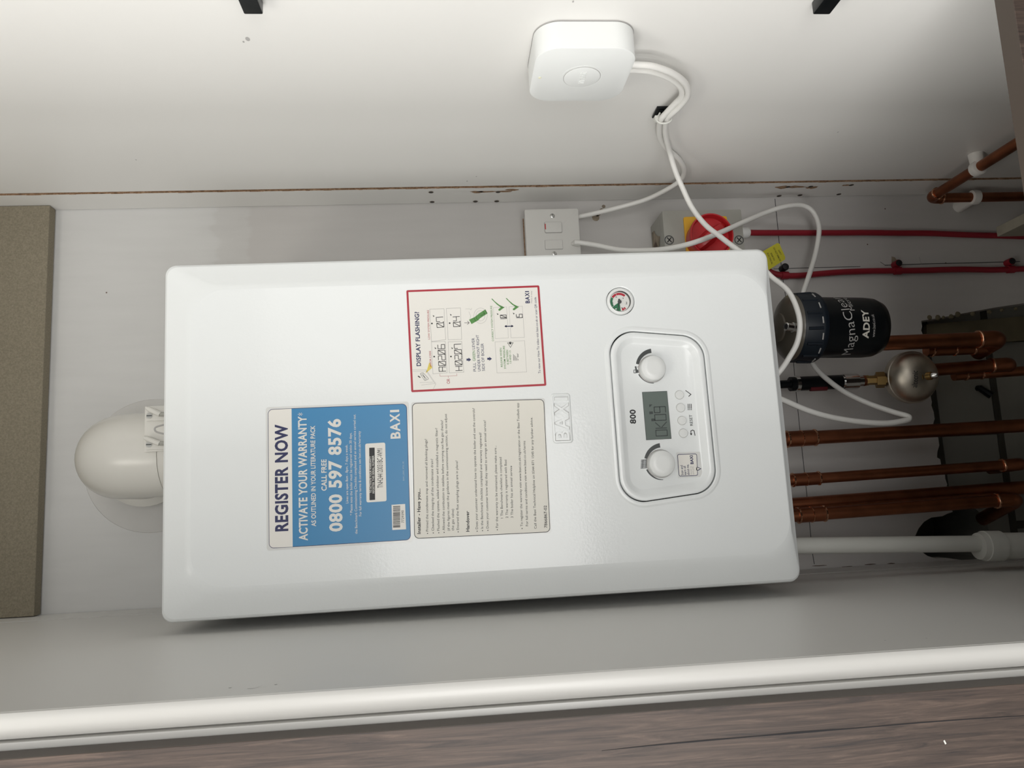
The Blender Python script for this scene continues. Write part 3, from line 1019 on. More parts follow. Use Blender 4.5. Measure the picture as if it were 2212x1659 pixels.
for x, y in ((338, 1338), (378, 1392)):
    L([(x + 11 * math.cos(t * .7854), y + 11 * math.sin(t * .7854)) for t in range(8)], 3, black_ink, True)
L([(350, 1352), (366, 1374)], 10, dark_ink)
lab(b.build('pressure_sticker', boiler, Vector((0, 0, 0))), 'white pressure instruction sticker with red border')

# ---- raised name badge
b = MB()
qd = [Z8(137, 1104), Z8(299, 1099), Z8(329, 1546), Z8(163, 1552)]
rings = []
for d, y in ((-.0016, YF), (-.0004, YF - .0009), (.0002, YF - .0010), (.0012, YF - .0010), (.0016, YF - .0003)):
    rings.append([(p[0], y, p[1]) for p in roundpoly(inset(qd, d), .0022 - d, 6)])
b.loops(rings, enamel, False, True)
bt = b.build('name_badge', boiler, Vector((0, 0, 0)), sharp=25)
b = MB()
wordmark(b, Z8(303, 1532), Z8(288, 1128), 122 * MP8, YF - .0003, enamel, 0.016, 0.0012)
b.build('raised_letters', bt, Vector((0, 0, 0)), sharp=30)
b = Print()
wordmark(b, Z8(305, 1536), Z8(290, 1124), 127 * MP8, YF - .00118, grey_ink, 0.030)  # grey outline paints the shade around the raised letters
b.build('painted_letter_shade', bt, Vector((0, 0, 0)))

# ---- control panel
cp_q = inset(pq, .0011)
YP = YF - 0.0012
FLO = YF + 0.0035               # floor of the tray
b = MB()
prof = [(0.0, YF + .008, 0), (0.0, YP + .0014, 0), (.0005, YP + .0004, 0), (.0014, YP, 0), (.0062, YP, 0), (.0072, YP + .0006, 0), (.0118, FLO - .0006, 0), (.0135, FLO, 0)]
rings = [[(p[0], y, p[1]) for p in roundpoly(inset(cp_q, d), pr - d, 18)] for d, y, _ in prof]
b.loops(rings, enamel, False, True)
panel = b.build('control_panel', boiler, Vector((0, 0, 0)), sharp=50)
lab(panel, 'recessed white control panel with two dials and a display')
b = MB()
b.loops([[(p[0], YF + .0085, p[1]) for p in roundpoly(inset(pq, -.003), pr + .003, 12)]], black, True, False)  # black sheet behind the panel paints its gap dark
b.build('painted_gap_shade', panel, Vector((0, 0, 0)))
fl = FLO
G7 = lambda x, y: F(1280 + x / 4.1467, 700 + y / 4.1467, fl)
m7 = (Vector(G7(0, 0)) - Vector(G7(0, 500))).length / 500
def knob(x, y, r):
    c = F(1280 + x / 4.1467, 700 + y / 4.1467, fl - .009)
    b = MB()
    R_ = r * m7
    b.lathe([(R_ * 1.04, 0), (R_ * 1.03, .007), (R_ * 1.0, .0092), (R_ * .94, .0102), (R_ * .5, .0104), (0, .0104)], (c[0], fl, c[1]), (0, -1, 0), hub_white, 56)
    k = b.build('knob', panel, Vector((0, 0, 0)), sharp=50)
    g = MB()
    g.lathe([(R_ * 1.13, 0), (R_ * 1.13, .0006), (R_ * 1.04, .0006)], (c[0], fl, c[1]), (0, -1, 0), grey_ink, 56)
    g.build('collar', k, Vector((0, 0, 0)))
    return c, R_
kc1, kr1 = knob(548, 392, 108)
kc2, kr2 = knob(628, 1248, 110)
pf = fl - 0.00015
def ang(c, x, y):
    p = G7(x, y)
    return math.degrees(math.atan2(p[1] - c[1], p[0] - c[0]))
def dist(c, x, y):
    p = G7(x, y)
    return math.hypot(p[0] - c[0], p[1] - c[1])
for c0, big, small in (((548, 392), ((526, 245), (396, 358)), ((410, 452), (550, 533))), ((628, 1248), ((604, 1088), (475, 1205)), ((488, 1302), (633, 1388)))):
    b = Print()
    c = G7(*c0)
    r_in = 0.5 * (dist(c, *big[0]) + dist(c, *big[1])) - 17 * m7
    a0, a1 = ang(c, *big[0]), ang(c, *big[1])
    if a1 < a0: a1 += 360
    if a1 - a0 > 180: a1 -= 360
    b.arc(c, r_in, r_in + 38 * m7, a0, a1, pf, dark_ink, 24, None, (1.0, 0.72))
    a0, a1 = ang(c, *small[0]), ang(c, *small[1])
    if a1 < a0: a1 += 360
    if a1 - a0 > 180: a1 -= 360
    b.arc(c, r_in, r_in + 38 * m7, a0, a1, pf, dark_ink, 24, None, (0.5, 0.12))
    b.build('dial_scale', panel, Vector((0, 0, 0)))
P7 = lambda pts, m: b.flat([G7(*p) for p in pts], pf, m)
S7 = lambda pts, w, m=dark_ink, close=False: b.stroke([G7(*p) for p in pts], w * m7, pf, m, None, close)
b = Print()
# tap symbol
P7([(378, 380), (392, 377), (398, 408), (412, 410), (412, 436), (385, 440), (384, 412)], dark_ink)
S7([(385, 412), (370, 412), (371, 438), (385, 438)], 5)
for dy in (-6, 2, 10):
    S7([(402, 386 + dy * .5), (411, 381 + dy)], 3, grey_ink)
b.build('tap_symbol', panel, Vector((0, 0, 0)))
b = Print()
# radiator symbol
for k in range(8):
    S7([(433 + k * .6, 1292 - k * 10.5), (490 + k * .2, 1287 - k * 10.5)], 5.5)
S7([(447, 1290), (452, 1216)], 4); S7([(478, 1287), (482, 1214)], 4)
b.build('radiator_symbol', panel, Vector((0, 0, 0)))
b = Print()
b.text('800', G7(388, 893), G7(383, 766), 50 * m7, pf, black_ink, 0.03)
b.build('model_number', panel, Vector((0, 0, 0)))
b = Print()
b.text('RESET', G7(899, 910), G7(890, 812), 25 * m7, pf, black_ink, 0.004)
b.build('button_symbol', panel, Vector((0, 0, 0)))
b = Print()
S7([(835, 597), (881, 630), (862, 647)], 6, black_ink)
b.build('button_symbol', panel, Vector((0, 0, 0)))
b = Print()
for k, x in enumerate((857, 871, 885)):
    S7([(x, 755), (x - 1, 718)], 6, black_ink); S7([(x, 768), (x, 764)], 6, black_ink)
b.build('button_symbol', panel, Vector((0, 0, 0)))
b = Print()
S7([(917, 996), (910, 958), (897, 950), (880, 958), (882, 990)], 6, black_ink); P7([(872, 980), (893, 980), (884, 997)], black_ink)
b.build('button_symbol', panel, Vector((0, 0, 0)))
for x, y in ((777, 635), (788, 750), (800, 865), (812, 978)):
    g = MB()
    c = G7(x, y)
    R_ = 38 * m7
    g.lathe([(R_ * 1.06, 0), (R_ * 1.06, .0004), (R_, .0004)], (c[0], fl, c[1]), (0, -1, 0), grey_ink, 28)
    g.lathe([(R_, 0), (R_, .0014), (R_ * .9, .0020), (0, .0021)], (c[0], fl, c[1]), (0, -1, 0), hub_white, 28)
    g.build('push_button', panel, Vector((0, 0, 0)), sharp=45)
b = Print()
qd = [G7(443, 610), G7(666, 600), G7(706, 1028), G7(480, 1040)]
b.prism(qd, fl, fl - .0005, dark_ink)
b.flat(inset(qd, 3 * m7), fl - .00065, lcd)
digits(b, 'OKO9', G7(669, 1000), G7(648, 722), 100 * m7, 8 * m7, fl - .0008, lcd_ink)
for x, y in ((540, 858), (522, 795)):
    b.flat([G7(x - 16, y - 10), G7(x + 16, y - 12), G7(x + 18, y + 10), G7(x - 14, y + 14)], fl - .0008, lcd_ink)
b.flat([G7(505, 722), G7(535, 720), G7(508, 748)], fl - .0008, lcd_ink)
lab(b.build('display', panel, Vector((0, 0, 0))), 'grey LCD reading OK09')
b = Print()
b.prism(roundpoly([G7(748, 1150), G7(962, 1143), G7(988, 1368), G7(765, 1380)], 10 * m7, 4), fl, fl - .00012, film)
qs = [G7(757, 1166), G7(934, 1160), G7(944, 1358), G7(773, 1366)]
b.flat(roundpoly(qs, 16 * m7, 4), fl - .0002, navy_ink)
b.flat([G7(932, 1276), G7(975, 1296), G7(936, 1318)], fl - .0002, navy_ink)
b.flat(roundpoly(inset(qs, 5 * m7), 12 * m7, 4), fl - .0003, paper_w)
b.flat([G7(928, 1282), G7(964, 1296), G7(928, 1312)], fl - .0003, paper_w)
for s, x0, y0, x1, y1, h, m, bo in (('Scan and', 814, 1355, 806, 1265, 22, navy_ink, .01), ('learn all', 840, 1353, 833, 1272, 22, navy_ink, .01), ('about me.', 868, 1352, 860, 1256, 22, navy_ink, .01), ('Discover my', 890, 1350, 884, 1272, 13, grey_ink, 0), ('quick guide.', 908, 1348, 902, 1274, 13, grey_ink, 0), ('BAXI', 903, 1254, 896, 1176, 26, navy_ink, .035), ('Part number 7863740', 930, 1250, 927, 1178, 8, grey_ink, 0)):
    if s.startswith('Part'):
        continue
    b.text(s, G7(x0, y0), G7(x1, y1), h * m7, fl - .0004, m, bo)
lab(b.build('quick_guide_sticker', panel, Vector((0, 0, 0))), 'small speech-bubble sticker beside the left dial')

# ---- pressure gauge
gz = thing_part = None
b = MB()
b.lathe([(gr - .0008, -.008), (gr - .0008, .0002), (gr - .0016, .0012), (gr - .0036, .0014), (gr - .0046, .0004), (gr - .0050, -.006)], (gc[0], YF, gc[1]), (0, -1, 0), hub_white, 48)
gauge = b.build('pressure_gauge', boiler, Vector((0, 0, 0)), sharp=50)
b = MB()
b.loops([[(gc[0] + (gr + .002) * math.cos(2 * PI * k / 40), YF + .0088, gc[1] + (gr + .002) * math.sin(2 * PI * k / 40)) for k in range(40)]], black, True, False)  # black disc behind the gauge, shade of the ring gap as colour
b.build('painted_gap_shade', gauge, Vector((0, 0, 0)))
gc2 = Z8(780, 226)
R1 = 113 * MP8
b = MB()
b.lathe([(R1, -.004), (R1, .0004), (R1 - .0012, .0006), (R1 - .0022, -.0006), (R1 - .0024, -.003)], (gc2[0], YF, gc2[1]), (0, -1, 0), glass_grey, 48)
b.build('bezel', gauge, Vector((0, 0, 0)))
yd = YF + .0010
b = Print()
b.disc(gc2, R1 - .0015, yd, dial_m, 40)
rd = 88 * MP8
b.arc(gc2, rd * .76, rd, 56, -44, yd - .0001, red_ink, 30)
b.arc(gc2, rd * .76, rd, 123, 57, yd - .00012, green_enamel, 20)
b.arc(gc2, rd * .05, rd, 184, 123, yd - .00012, green_enamel, 14)
b.arc(gc2, rd * .76, rd, 221, 194, yd - .0001, red_ink, 10)
# the dial reads sideways up: white divisions and figures
for a_ in (56, 20, 123, 210):
    b.stroke([(gc2[0] + rd * .74 * math.cos(math.radians(a_)), gc2[1] + rd * .74 * math.sin(math.radians(a_))), (gc2[0] + rd * math.cos(math.radians(a_)), gc2[1] + rd * math.sin(math.radians(a_)))], .0003, yd - .0002, white_ink)
for s, x, y in (('0', 803, 283), ('1', 746, 293), ('2', 712, 236), ('3', 748, 181), ('4', 813, 192)):
    b.text(s, Z8(x + 7, y + 5), Z8(x + 7, y - 5), 13 * MP8, yd - .0002, white_ink if s == '1' else black_ink, .02)
b.text('bar', Z8(851, 248), Z8(850, 222), 13 * MP8, yd - .0002, black_ink, .01)
b.build('dial', gauge, Vector((0, 0, 0)))
b = MB()
n0, n1 = Vector(Z8(776, 200)), Vector(Z8(765, 312))
b.prism([tuple(n0 + Vector((.0001, .0))), tuple(n1 + Vector((0, .0001))), tuple(n1 - Vector((0, .0001))), tuple(n0 + Vector((.0, -.0009))), tuple(n0 + Vector((.0, .0009)))], yd - .0008, yd - .0004, dark_ink)
b.stroke([n0, n1], .0006, yd - .0010, dark_ink)
b.cyl((gc2[0], yd, gc2[1]), (0, -1, 0), .0022, .0014, dark_ink, 16)
b.build('needle', gauge, Vector((0, 0, 0)))

# ---- small fittings on top and below the casing
def bl(x, y, Y):
    v = F(x, y, Y)
    return Vector((v[0], Y, v[1]))
for x, y in ((357, 650), (351, 1272)):
    p = bl(x, y, .06)
    b = MB()
    b.lathe([(.0042, -.001), (.0042, .0012), (.003, .0026), (0, .0030)], (p.x, .06, HZ), (0, 0, 1), steel, 18)
    b.build('casing_screw', boiler, Vector((0, 0, 0)))
p0, p1 = bl(1690, 758, .014), bl(1692, 890, .014)
b = MB()
b.box(p1.x, p0.x, .012, .12, -HZ - .0030, -HZ + .001, white_pvc)
b.build('wiring_cover', boiler, Vector((0, 0, 0)), bevel=.001)

# ================================================================== FLUE
fx = at(335, 982, 0.12).x
fz0 = ZO + HZ + 0.0015
flue = thing('flue_elbow', 'white flue elbow turning from the boiler top into the wall', 'flue', (fx, 0.12, fz0))
Rf = 0.0525
b = MB()
ztop = at(148, 985, 0.12).z
zc = ztop - Rf
pts = [Vector((fx, .12, fz0 + .028)), Vector((fx, .12, zc - .030))]
for k in range(1, 13):
    a_ = PI / 2 * k / 12
    pts.append(Vector((fx, .12 + .034 * (1 - math.cos(a_)), zc - .034 + .034 * math.sin(a_) * 1.0)))
pts.append(Vector((fx, .225, zc)))
pts.append(Vector((fx, .262, zc)))
b.tube(pts, Rf, flue_white, 48)
eb = b.build('elbow', flue, sharp=60)
b = MB()
b.lathe([(Rf + .0005, 0), (Rf + .0035, .001), (Rf + .0035, .024), (Rf + .001, .027)], (fx, .12, fz0), (0, 0, 1), flue_white, 48)
b.build('collar', flue, sharp=40)
b = MB()
b.lathe([(Rf + .004, 0), (Rf + .010, .002), (Rf + .010, .008), (Rf + .002, .010)], (fx, .222, zc), (0, 1, 0), flue_white, 48)
b.build('socket_ring', flue, sharp=40)
b = MB()
cz = at(350, 1132, YW).z
cc = at(330, 1003, YW)
b.lathe([(.0955, -.0012), (.0955, .0), (.0945, .0012), (.05, .0014)], (fx - .004, YW, zc + .006), (0, -1, 0), patch_m, 60)
lab(b.build('filler_patch', flue), 'round plastered patch where the flue enters the wall')
# clamp plate with two levers on the front of the collar
yb = .12 - Rf - .004
q = [at(x, y, yb) for x, y in ((314, 878), (352, 878), (352, 975), (316, 976))]
b = MB()
b.box(q[2].x, q[0].x, yb - .002, yb + .02, fz0 + .0005, q[0].z, flue_white)
cl = b.build('clamp_plate', flue, bevel=.0012)
for (x0, y0, x1, y1, sx, sy) in ((316, 881, 346, 895, 326, 899), (311, 945, 345, 958, 325, 961)):
    a_, c_ = at(x0, y0, yb - .010), at(x1, y1, yb - .010)
    g = MB()
    g.tube([a_, a_ * .8 + c_ * .2, c_], [.0018, .0030, .0030], flue_white, 10)
    g.tube([c_, Vector((c_.x, c_.y + .002, fz0 + .003))], [.0026, .0022], grey_plastic, 10)
    g.build('lever', cl)
    s_ = at(sx, sy, yb - .002)
    g = MB()
    g.box(s_.x - .006, s_.x + .005, yb - .006, yb - .002, fz0 + .0005, s_.z + .004, flue_white)
    g.cyl((s_.x, yb - .006, s_.z), (0, -1, 0), .0034, .0012, steel, 16)
    g.box(s_.x - .0006, s_.x + .0006, yb - .0075, yb - .007, s_.z - .003, s_.z + .003, dark_ink)
    g.build('clip_screw', cl)
g = MB()
w = [at(x, y, yb - .0021) for x, y in ((356, 917), (338, 922), (334, 927), (338, 933), (356, 938))]
g.tube(catmull(w, 5), .0010, grey_ink, 8)
g.build('slot', cl)

# ================================================================== ON THE RIGHT PANEL: heating hub, cable mount
XH = 0.3405
hub = thing('heating_hub', 'square white heating control hub with rounded corners on the right side panel', 'heating control', (XR, -0.145, ZO - 0.161))
cy, cz_ = -0.1445, ZO - 0.1095
hw = 0.0505
frx = lambda u, w_, d: (d, u, w_)
b = MB()
st = [(.0008, XR - .0002), (.0008, XR - .0012), (.0, XR - .0015), (.0, XH + .0010), (.0003, XH + .0003), (.0010, XH)]
rings = [[(x, p[0], p[1]) for p in rrect(hw - i, hw - i, .0245 - i, 14, cy, cz_)] for i, x in st]
b.loops(rings, hub_white, True, True)
hb = b.build('body', hub, sharp=40)
b = MB()
rings = [[(x, p[0], p[1]) for p in rrect(hw + .0004, hw + .0004, .0248, 14, cy, cz_)] for x in (XR - .0001, XR - .0010)]
b.loops(rings, grey_ink, True, True)
lab(b.build('back_plate', hub), 'grey line of the mounting plate')
bc = [atx(x, y, XH) for x, y in ((1215, 174), (1295, 171))]
by, bz = cy + .0012, (bc[0].z + bc[1].z) / 2
rb = abs(bc[0].z - bc[1].z) / 2
b = MB()
b.lathe([(rb * 1.10, -.0004), (rb * 1.10, .00025), (rb * 1.0, .0003)], (XH, by, bz), (-1, 0, 0), hub_white, 40)
b.lathe([(rb * 1.005, -.001), (rb * 1.005, .00045), (rb * .99, .00045)], (XH, by, bz), (-1, 0, 0), grey_ink, 40)
b.lathe([(rb * .975, -.001), (rb * .975, .0008), (rb * .93, .0011), (0, .0008)], (XH, by, bz), (-1, 0, 0), hub_white, 40)
bt = b.build('button', hub, sharp=40)
b = MB()
frb = lambda p, q, d: (XH - .0009 + d, -p, q)
b.text('nest', (-(by + .0105), bz - .0035), (-(by - .0110), bz - .0035), .0085, 0, hub_white, 0.0, frb, .0006)
b.build('raised_letters', bt)
b = MB()
p = atx(1166, 168, XH)
b.lathe([(.0017, 0), (.0015, .0003), (0, .0003)], (XH, p.y, p.z), (-1, 0, 0), pale_lens, 12)
b.build('indicator_light', hub)

q = [atx(x, y, XR) for x, y in ((1416, 226), (1463, 226), (1456, 253), (1406, 254))]
my, mz = sum(p.y for p in q) / 4, sum(p.z for p in q) / 4
mount = thing('cable_tie_mount', 'black square stick-on cable tie mount on the right side panel', 'cable mount', (XR, my, mz - .012))
b = MB()
b.box(XR - .0028, XR - .0001, my - .0125, my + .0125, mz - .0125, mz + .0125, black_plastic)
b.box(XR - .0048, XR - .0028, my - .0085, my + .0085, mz - .0085, mz + .0085, black_plastic)
b.build('pad', mount, bevel=.0006)

# ---- cables
RCB = 0.0035
def PX(x, y, X): return atx(x, y, X)
tA, tB = PX(1428, 258, XR - .0145), PX(1441, 257, XR - .0145)
A = [PX(1352, 151, XR - .015), PX(1378, 151, XR - .015), PX(1410, 155, XR - .015), PX(1445, 168, XR - .014), PX(1470, 188, XR - .013), PX(1472, 208, XR - .012), PX(1458, 224, XR - .012), PX(1440, 243, XR - .0135), tA,
     PX(1424, 280, XR - .010), PX(1427, 300, XR - .0065), PX(1442, 322, XR - .006), PX(1467, 345, XR - .006), PX(1478, 370, XR - .006), PX(1467, 392, XR - .008),
     at(1430, 415, .205), at(1390, 433, .215), at(1330, 450, .225), at(1284, 461, .236), at(1254, 467.5, .246), at(1246, 469, .250)]
b = MB(); b.tube(catmull(A, 7), RCB, cable_white, 14)
tag(b.build('power_cable'), 'white cable looping from the hub along the panel to the top of the fused switch', 'cable')
Bp = [PX(1352, 139.5, XR - .019), PX(1378, 140, XR - .019), PX(1412, 143.5, XR - .019), PX(1452, 158, XR - .018), PX(1480, 180, XR - .0165), PX(1486, 205, XR - .0155), PX(1470, 228, XR - .015), PX(1452, 245, XR - .0155), tB,
      PX(1437, 280, XR - .013), PX(1440, 302, XR - .013), PX(1447, 330, XR - .016)]
Bp += [at(1459, 370, .085), at(1474, 405, .095), at(1494, 447, .100), at(1522, 484, .098), at(1554, 510, .094), at(1594, 540, .09), at(1636, 566, .085), at(1664, 596, .078), at(1700, 626, .062), at(1719, 660, .052), at(1728, 700, .048), at(1722, 740, .050), at(1705, 772, .053), at(1686, 800, .056), at(1664, 822, .06)]
b = MB(); b.tube(catmull(Bp, 7), RCB, cable_white, 14)
tag(b.build('control_cable'), 'white cable crossing the red switch and passing in front of the black filter', 'cable')
Cp = [at(1240, 523.5, .232), at(1254, 524.5, .232), at(1290, 530, .228), at(1335, 539, .218), at(1385, 541, .195), at(1440, 537.5, .165), at(1496, 525, .142), at(1552, 504, .150), at(1610, 478, .180), at(1650, 461, .205), at(1690, 447.5, .215), at(1728, 443, .222), at(1752, 453, .224), at(1766, 477, .224), at(1769, 505, .222), at(1760, 555, .218), at(1746, 600, .21), at(1734, 640, .205), at(1732, 700, .20), at(1742, 750, .195), at(1760, 792, .19), at(1790, 822, .18), at(1830, 850, .165), at(1880, 873, .15), at(1930, 890, .138), at(1958, 898, .13), at(1964, 903, .127), at(1956, 908, .125), at(1915, 914, .120), at(1860, 911, .112), at(1800, 902, .105), at(1746, 887, .098), at(1694, 865, .092), at(1660, 850, .09)]
b = MB(); b.tube(catmull(Cp, 7), RCB * 1.06, cable_white, 14)
tag(b.build('supply_cable'), 'white cable from the fused switch looping behind the black filter and bending low', 'cable')
b = MB()
mid = (tA + tB) / 2
b.tube([mid + Vector((.0050 * math.cos(t) - .0003, .0012 * math.sin(t), .0086 * math.sin(t))) for t in [2 * PI * k / 28 for k in range(29)]], .0012, tie_white, 8, False)
hd = PX(1419, 257, XR - .012)
b.box(hd.x - .003, hd.x + .003, hd.y - .0032, hd.y + .0032, hd.z - .003, hd.z + .003, tie_white)
b.tube([hd, PX(1426, 243, XR - .006)], [.0014, .0010], tie_white, 8)
tag(b.build('cable_tie'), 'clear white nylon tie gathering two cables on the black mount', 'cable tie')

# ================================================================== ON THE BACK WALL: fused switch, isolator, red cables, tag
ysp = 0.2385
sx0 = at(1250, 449, ysp).x - .0865
spur = thing('fused_switch', 'white fused switch plate on the wall right of the boiler', 'switch', ((at(1250, 449, ysp).x) - .043, YW, at(1250, 480, ysp).z))
z1, z0 = at(1134, 480, ysp).z, at(1251, 480, ysp).z
x1_ = at(1190, 451, ysp).x
x0_ = x1_ - .0860
b = MB()
b.box(x0_, x1_, ysp, ysp + .0085, z0, z1, faceplate, .003)
b.build('faceplate', spur, bevel=.0016)
b = MB()
b.box(x0_ + .0015, x1_ - .0015, ysp + .0085, YW - .0005, z0 + .0015, z1 - .0015, faceplate)
b.box(x0_ + .001, x1_ - .004, YW - .003, YW - .0006, z1 - .0015, z1 - .0001, chip)
b.build('back_box', spur)
k7 = 2212 / 600.0
SP = lambda x, y: (at(1100 + x / k7, 380 + y / k7, ysp).x, at(1100 + x / k7, 380 + y / k7, ysp).z)
b = MB()
c0, c1 = SP(280, 370), SP(420, 452)
b.box(c1[0] - .0006, c0[0] + .0006, ysp - .0003, ysp + .001, c1[1] - .0006, c0[1] + .0006, grey_ink, .0022)
b.prism(rrect(abs(c0[0] - c1[0]) / 2, abs(c0[1] - c1[1]) / 2, .0018, 4, (c0[0] + c1[0]) / 2, (c0[1] + c1[1]) / 2), ysp - .0022, ysp, faceplate)
rk = b.build('rocker', spur, bevel=.0004)
b = MB(); r0, r1 = SP(281, 386), SP(291, 430)
b.box(r1[0], r0[0], ysp - .0026, ysp - .0021, r1[1], r0[1], red_plastic)
lab(b.build('on_marker', rk), 'red strip')
b = MB()
c0, c1 = SP(285, 515), SP(426, 582)
b.box(c1[0] - .0006, c0[0] + .0006, ysp - .0003, ysp + .001, c1[1] - .0006, c0[1] + .0006, grey_ink, .0012)
b.box(c1[0], c0[0], ysp - .0012, ysp, c1[1], c0[1], faceplate, .0008)
b.build('fuse_carrier', spur)
for x, y in ((343, 320), (358, 622)):
    p = SP(x, y)
    b = MB()
    b.lathe([(.0037, 0), (.0037, .0008), (.0026, .0014), (0, .0016)], (p[0], ysp, p[1]), (0, -1, 0), steel, 18)
    b.box(p[0] - .0030, p[0] + .0030, ysp - .0019, ysp - .0015, p[1] - .0004, p[1] + .0004, dark_ink)
    b.build('screw', spur)
b = MB()
p = SP(500, 540); p2 = SP(562, 540)
b.tube([(p[0], ysp + .001, p[1]), (p[0], ysp - .002, p[1] - .006), (p2[0], ysp - .002, p2[1] + .001)], [.0030, .0052, .0052], faceplate, 14)
b.build('cable_outlet', spur, sharp=50)

yi = 0.200
iso = thing('isolator_switch', 'grey isolator box with red rotary knob on a yellow plate', 'switch', (at(1520, 500, yi).x, YW, at(1605, 500, yi).z))
zi1, zi0 = at(1432, 480, yi).z, at(1604, 480, yi).z
xi1 = at(1520, 453, yi).x
xi0 = xi1 - .098
b = MB()
b.box(xi0, xi1, yi, yi + .022, zi0, zi1, grey_plastic)
b.build('cover', iso, bevel=.0022)
b = MB()
b.box(xi0 + .0008, xi1 - .0008, yi + .0222, YW - .0005, zi0 + .0008, zi1 - .0008, grey_plastic)
b.build('back_box', iso)
b = MB()
n = 16
pts = [(xi0 + .005 + (xi1 - xi0 - .018) * k / n, yi + .030 + .010 * random.random() - .012 * math.sin(k * .7)) for k in range(n + 1)] + [(xi1 - .012, YW - .006), (xi0 + .004, YW - .006)]
b.add([(p[0], p[1], zi1 - .0003) for p in pts], [list(range(len(pts)))], dirty)
b.add([(p[0], p[1], zi1 + .0004) for p in [(xi1 - .045 + .012 * math.cos(t), yi + .048 + .009 * math.sin(t)) for t in [2 * PI * k / 14 for k in range(14)]]], [list(range(14))], scuff)
lab(b.build('torn_label', iso), 'brown torn sticker on the top of the box')
ky = 2212 / 250.0
IS = lambda x, y, Y=yi: at(1390 + x / ky, 430 + y / ky, Y)
b = MB()
q0, q1 = IS(755, 350), IS(1585, 350)
ph = abs(q0.z - q1.z)
b.box(q0.x - ph, q0.x, yi - .0022, yi + .0005, q1.z, q0.z, yellow_plastic, .003)
b.build('yellow_plate', iso, bevel=.0006)
kc = IS(1300, 690, yi - .03)
rk_ = abs(IS(885, 620, yi - .03).z - IS(1720, 620, yi - .03).z) / 2
kcx, kcz = kc.x + .001, (IS(885, 620, yi - .03).z + IS(1720, 620, yi - .03).z) / 2
b = MB()
b.lathe([(rk_ * .93, 0), (rk_ * .98, .020), (rk_, .026), (rk_ * .985, .0285), (rk_ * .93, .0285), (rk_ * .90, .0265), (rk_ * .88, .018), (0, .0175)], (kcx, yi - .002, kcz), (0, -1, 0), red_plastic, 56)
kb = b.build('rotary_knob', iso, sharp=40)
b = MB()
d_ = Vector((math.cos(math.radians(128)), math.sin(math.radians(128))))
n_ = Vector((-d_.y, d_.x))
rings = []
for t, wv, hgt in ((-.92, .10, .020), (-.6, .24, .030), (0, .34, .034), (.6, .30, .032), (.92, .22, .024)):
    c_ = Vector((kcx, kcz)) + d_ * rk_ * t
    e0, e1 = c_ + n_ * rk_ * wv, c_ - n_ * rk_ * wv
    t0, t1 = c_ + n_ * rk_ * wv * .55, c_ - n_ * rk_ * wv * .55
    rings.append([(e0.x, yi - .002 - .017, e0.y), (t0.x, yi - .002 - hgt, t0.y), (t1.x, yi - .002 - hgt, t1.y), (e1.x, yi - .002 - .017, e1.y)])
b.loops(rings, red_plastic, True, True)
b.build('grip', kb, bevel=.0008)
for x, y in ((490, 785), (1825, 785)):
    p = IS(x, y)
    b = MB()
    b.lathe([(.0078, -.0005), (.0078, .0004), (.0062, .0004)], (p.x, yi, p.z), (0, -1, 0), grey_plastic, 20)
    b.lathe([(.0072, -.0005), (.0072, .0006), (.0058, .0007), (.0056, -.0002), (0, -.0002)], (p.x, yi, p.z), (0, -1, 0), dark_ink, 20)
    b.lathe([(.0054, 0), (.0054, .0006), (0, .0010)], (p.x, yi, p.z), (0, -1, 0), grey_plastic, 18)
    for sgn in (1, -1):
        b.stroke([(p.x - .0032, p.z - .0028 * sgn), (p.x + .0032, p.z + .0028 * sgn)], .0014, yi - .0013, black)
    b.build('screw', iso)
b = MB()
g0, g1 = at(1603, 503, .238), at(1619, 503, .238)
b.tube([g0 + Vector((0, 0, .002)), g0 * .3 + g1 * .7, g1], [.0090, .0085, .0058], white_pvc, 16)
lab(b.build('cable_gland', iso, sharp=50), 'white cable gland')

yr = .2655 - .0008
R1p = [at(1612, 502.5, .238), at(1640, 503, .242), at(1680, 503, .250), at(1740, 503, .256), at(1800, 503, .260), at(1870, 502.5, .263), at(1940, 503.5, .264), at(2010, 504, .264), at(2080, 507, .264), at(2150, 509, .264), at(2230, 511.5, .264)]
b = MB(); b.tube(catmull(R1p, 5), .0047, cable_red, 12)
tag(b.build('red_cable'), 'red cable running down from the isolator box', 'cable', 'red cables on the wall')
R2p = [at(1640, 560, .262), at(1662, 586, .264), at(1690, 594.5, .264), at(1725, 595.5, .264), at(1765, 592, .264), at(1815, 588, .264), at(1880, 585.5, .264), at(1940, 585, .264), at(2000, 584, .264), at(2070, 582, .264), at(2140, 583, .264), at(2180, 582, .264), at(2230, 580, .264)]
b = MB(); b.tube(catmull(R2p, 5), .0047, cable_red, 12)
tag(b.build('red_cable'), 'clipped red cable running down the wall from behind the yellow tag', 'cable', 'red cables on the wall')
for i, (x, y, yc_, l) in enumerate(((1695, 578, 595, 'red cable clip nearest the yellow tag'), (1939, 570, 585, 'red cable clip with a torn plaster chip above it'), (2183, 566, 582, 'lowest red cable clip on the wall'))):
    c = at(x, yc_, .264)
    s_ = at(x - 1, y, .262)
    cl = thing('cable_clip', l, 'cable clip', (c.x, YW, c.z - .007), 'nail-in clips on the lower red cable')
    b = MB()
    b.tube([c + Vector((0, 0, -.0055)), c + Vector((0, 0, .0055))], [.0062, .0062], cable_red, 14)
    b.tube([Vector((s_.x, YW, s_.z)), Vector((s_.x, .2575, s_.z))], .0058, cable_red if i else black_plastic, 12)
    b.build('saddle', cl)
    b = MB()
    b.lathe([(.0050, 0), (.0050, .0016), (0, .0026)], (s_.x, .2575, s_.z), (0, -1, 0), black, 14)
    b.build('nail', cl)
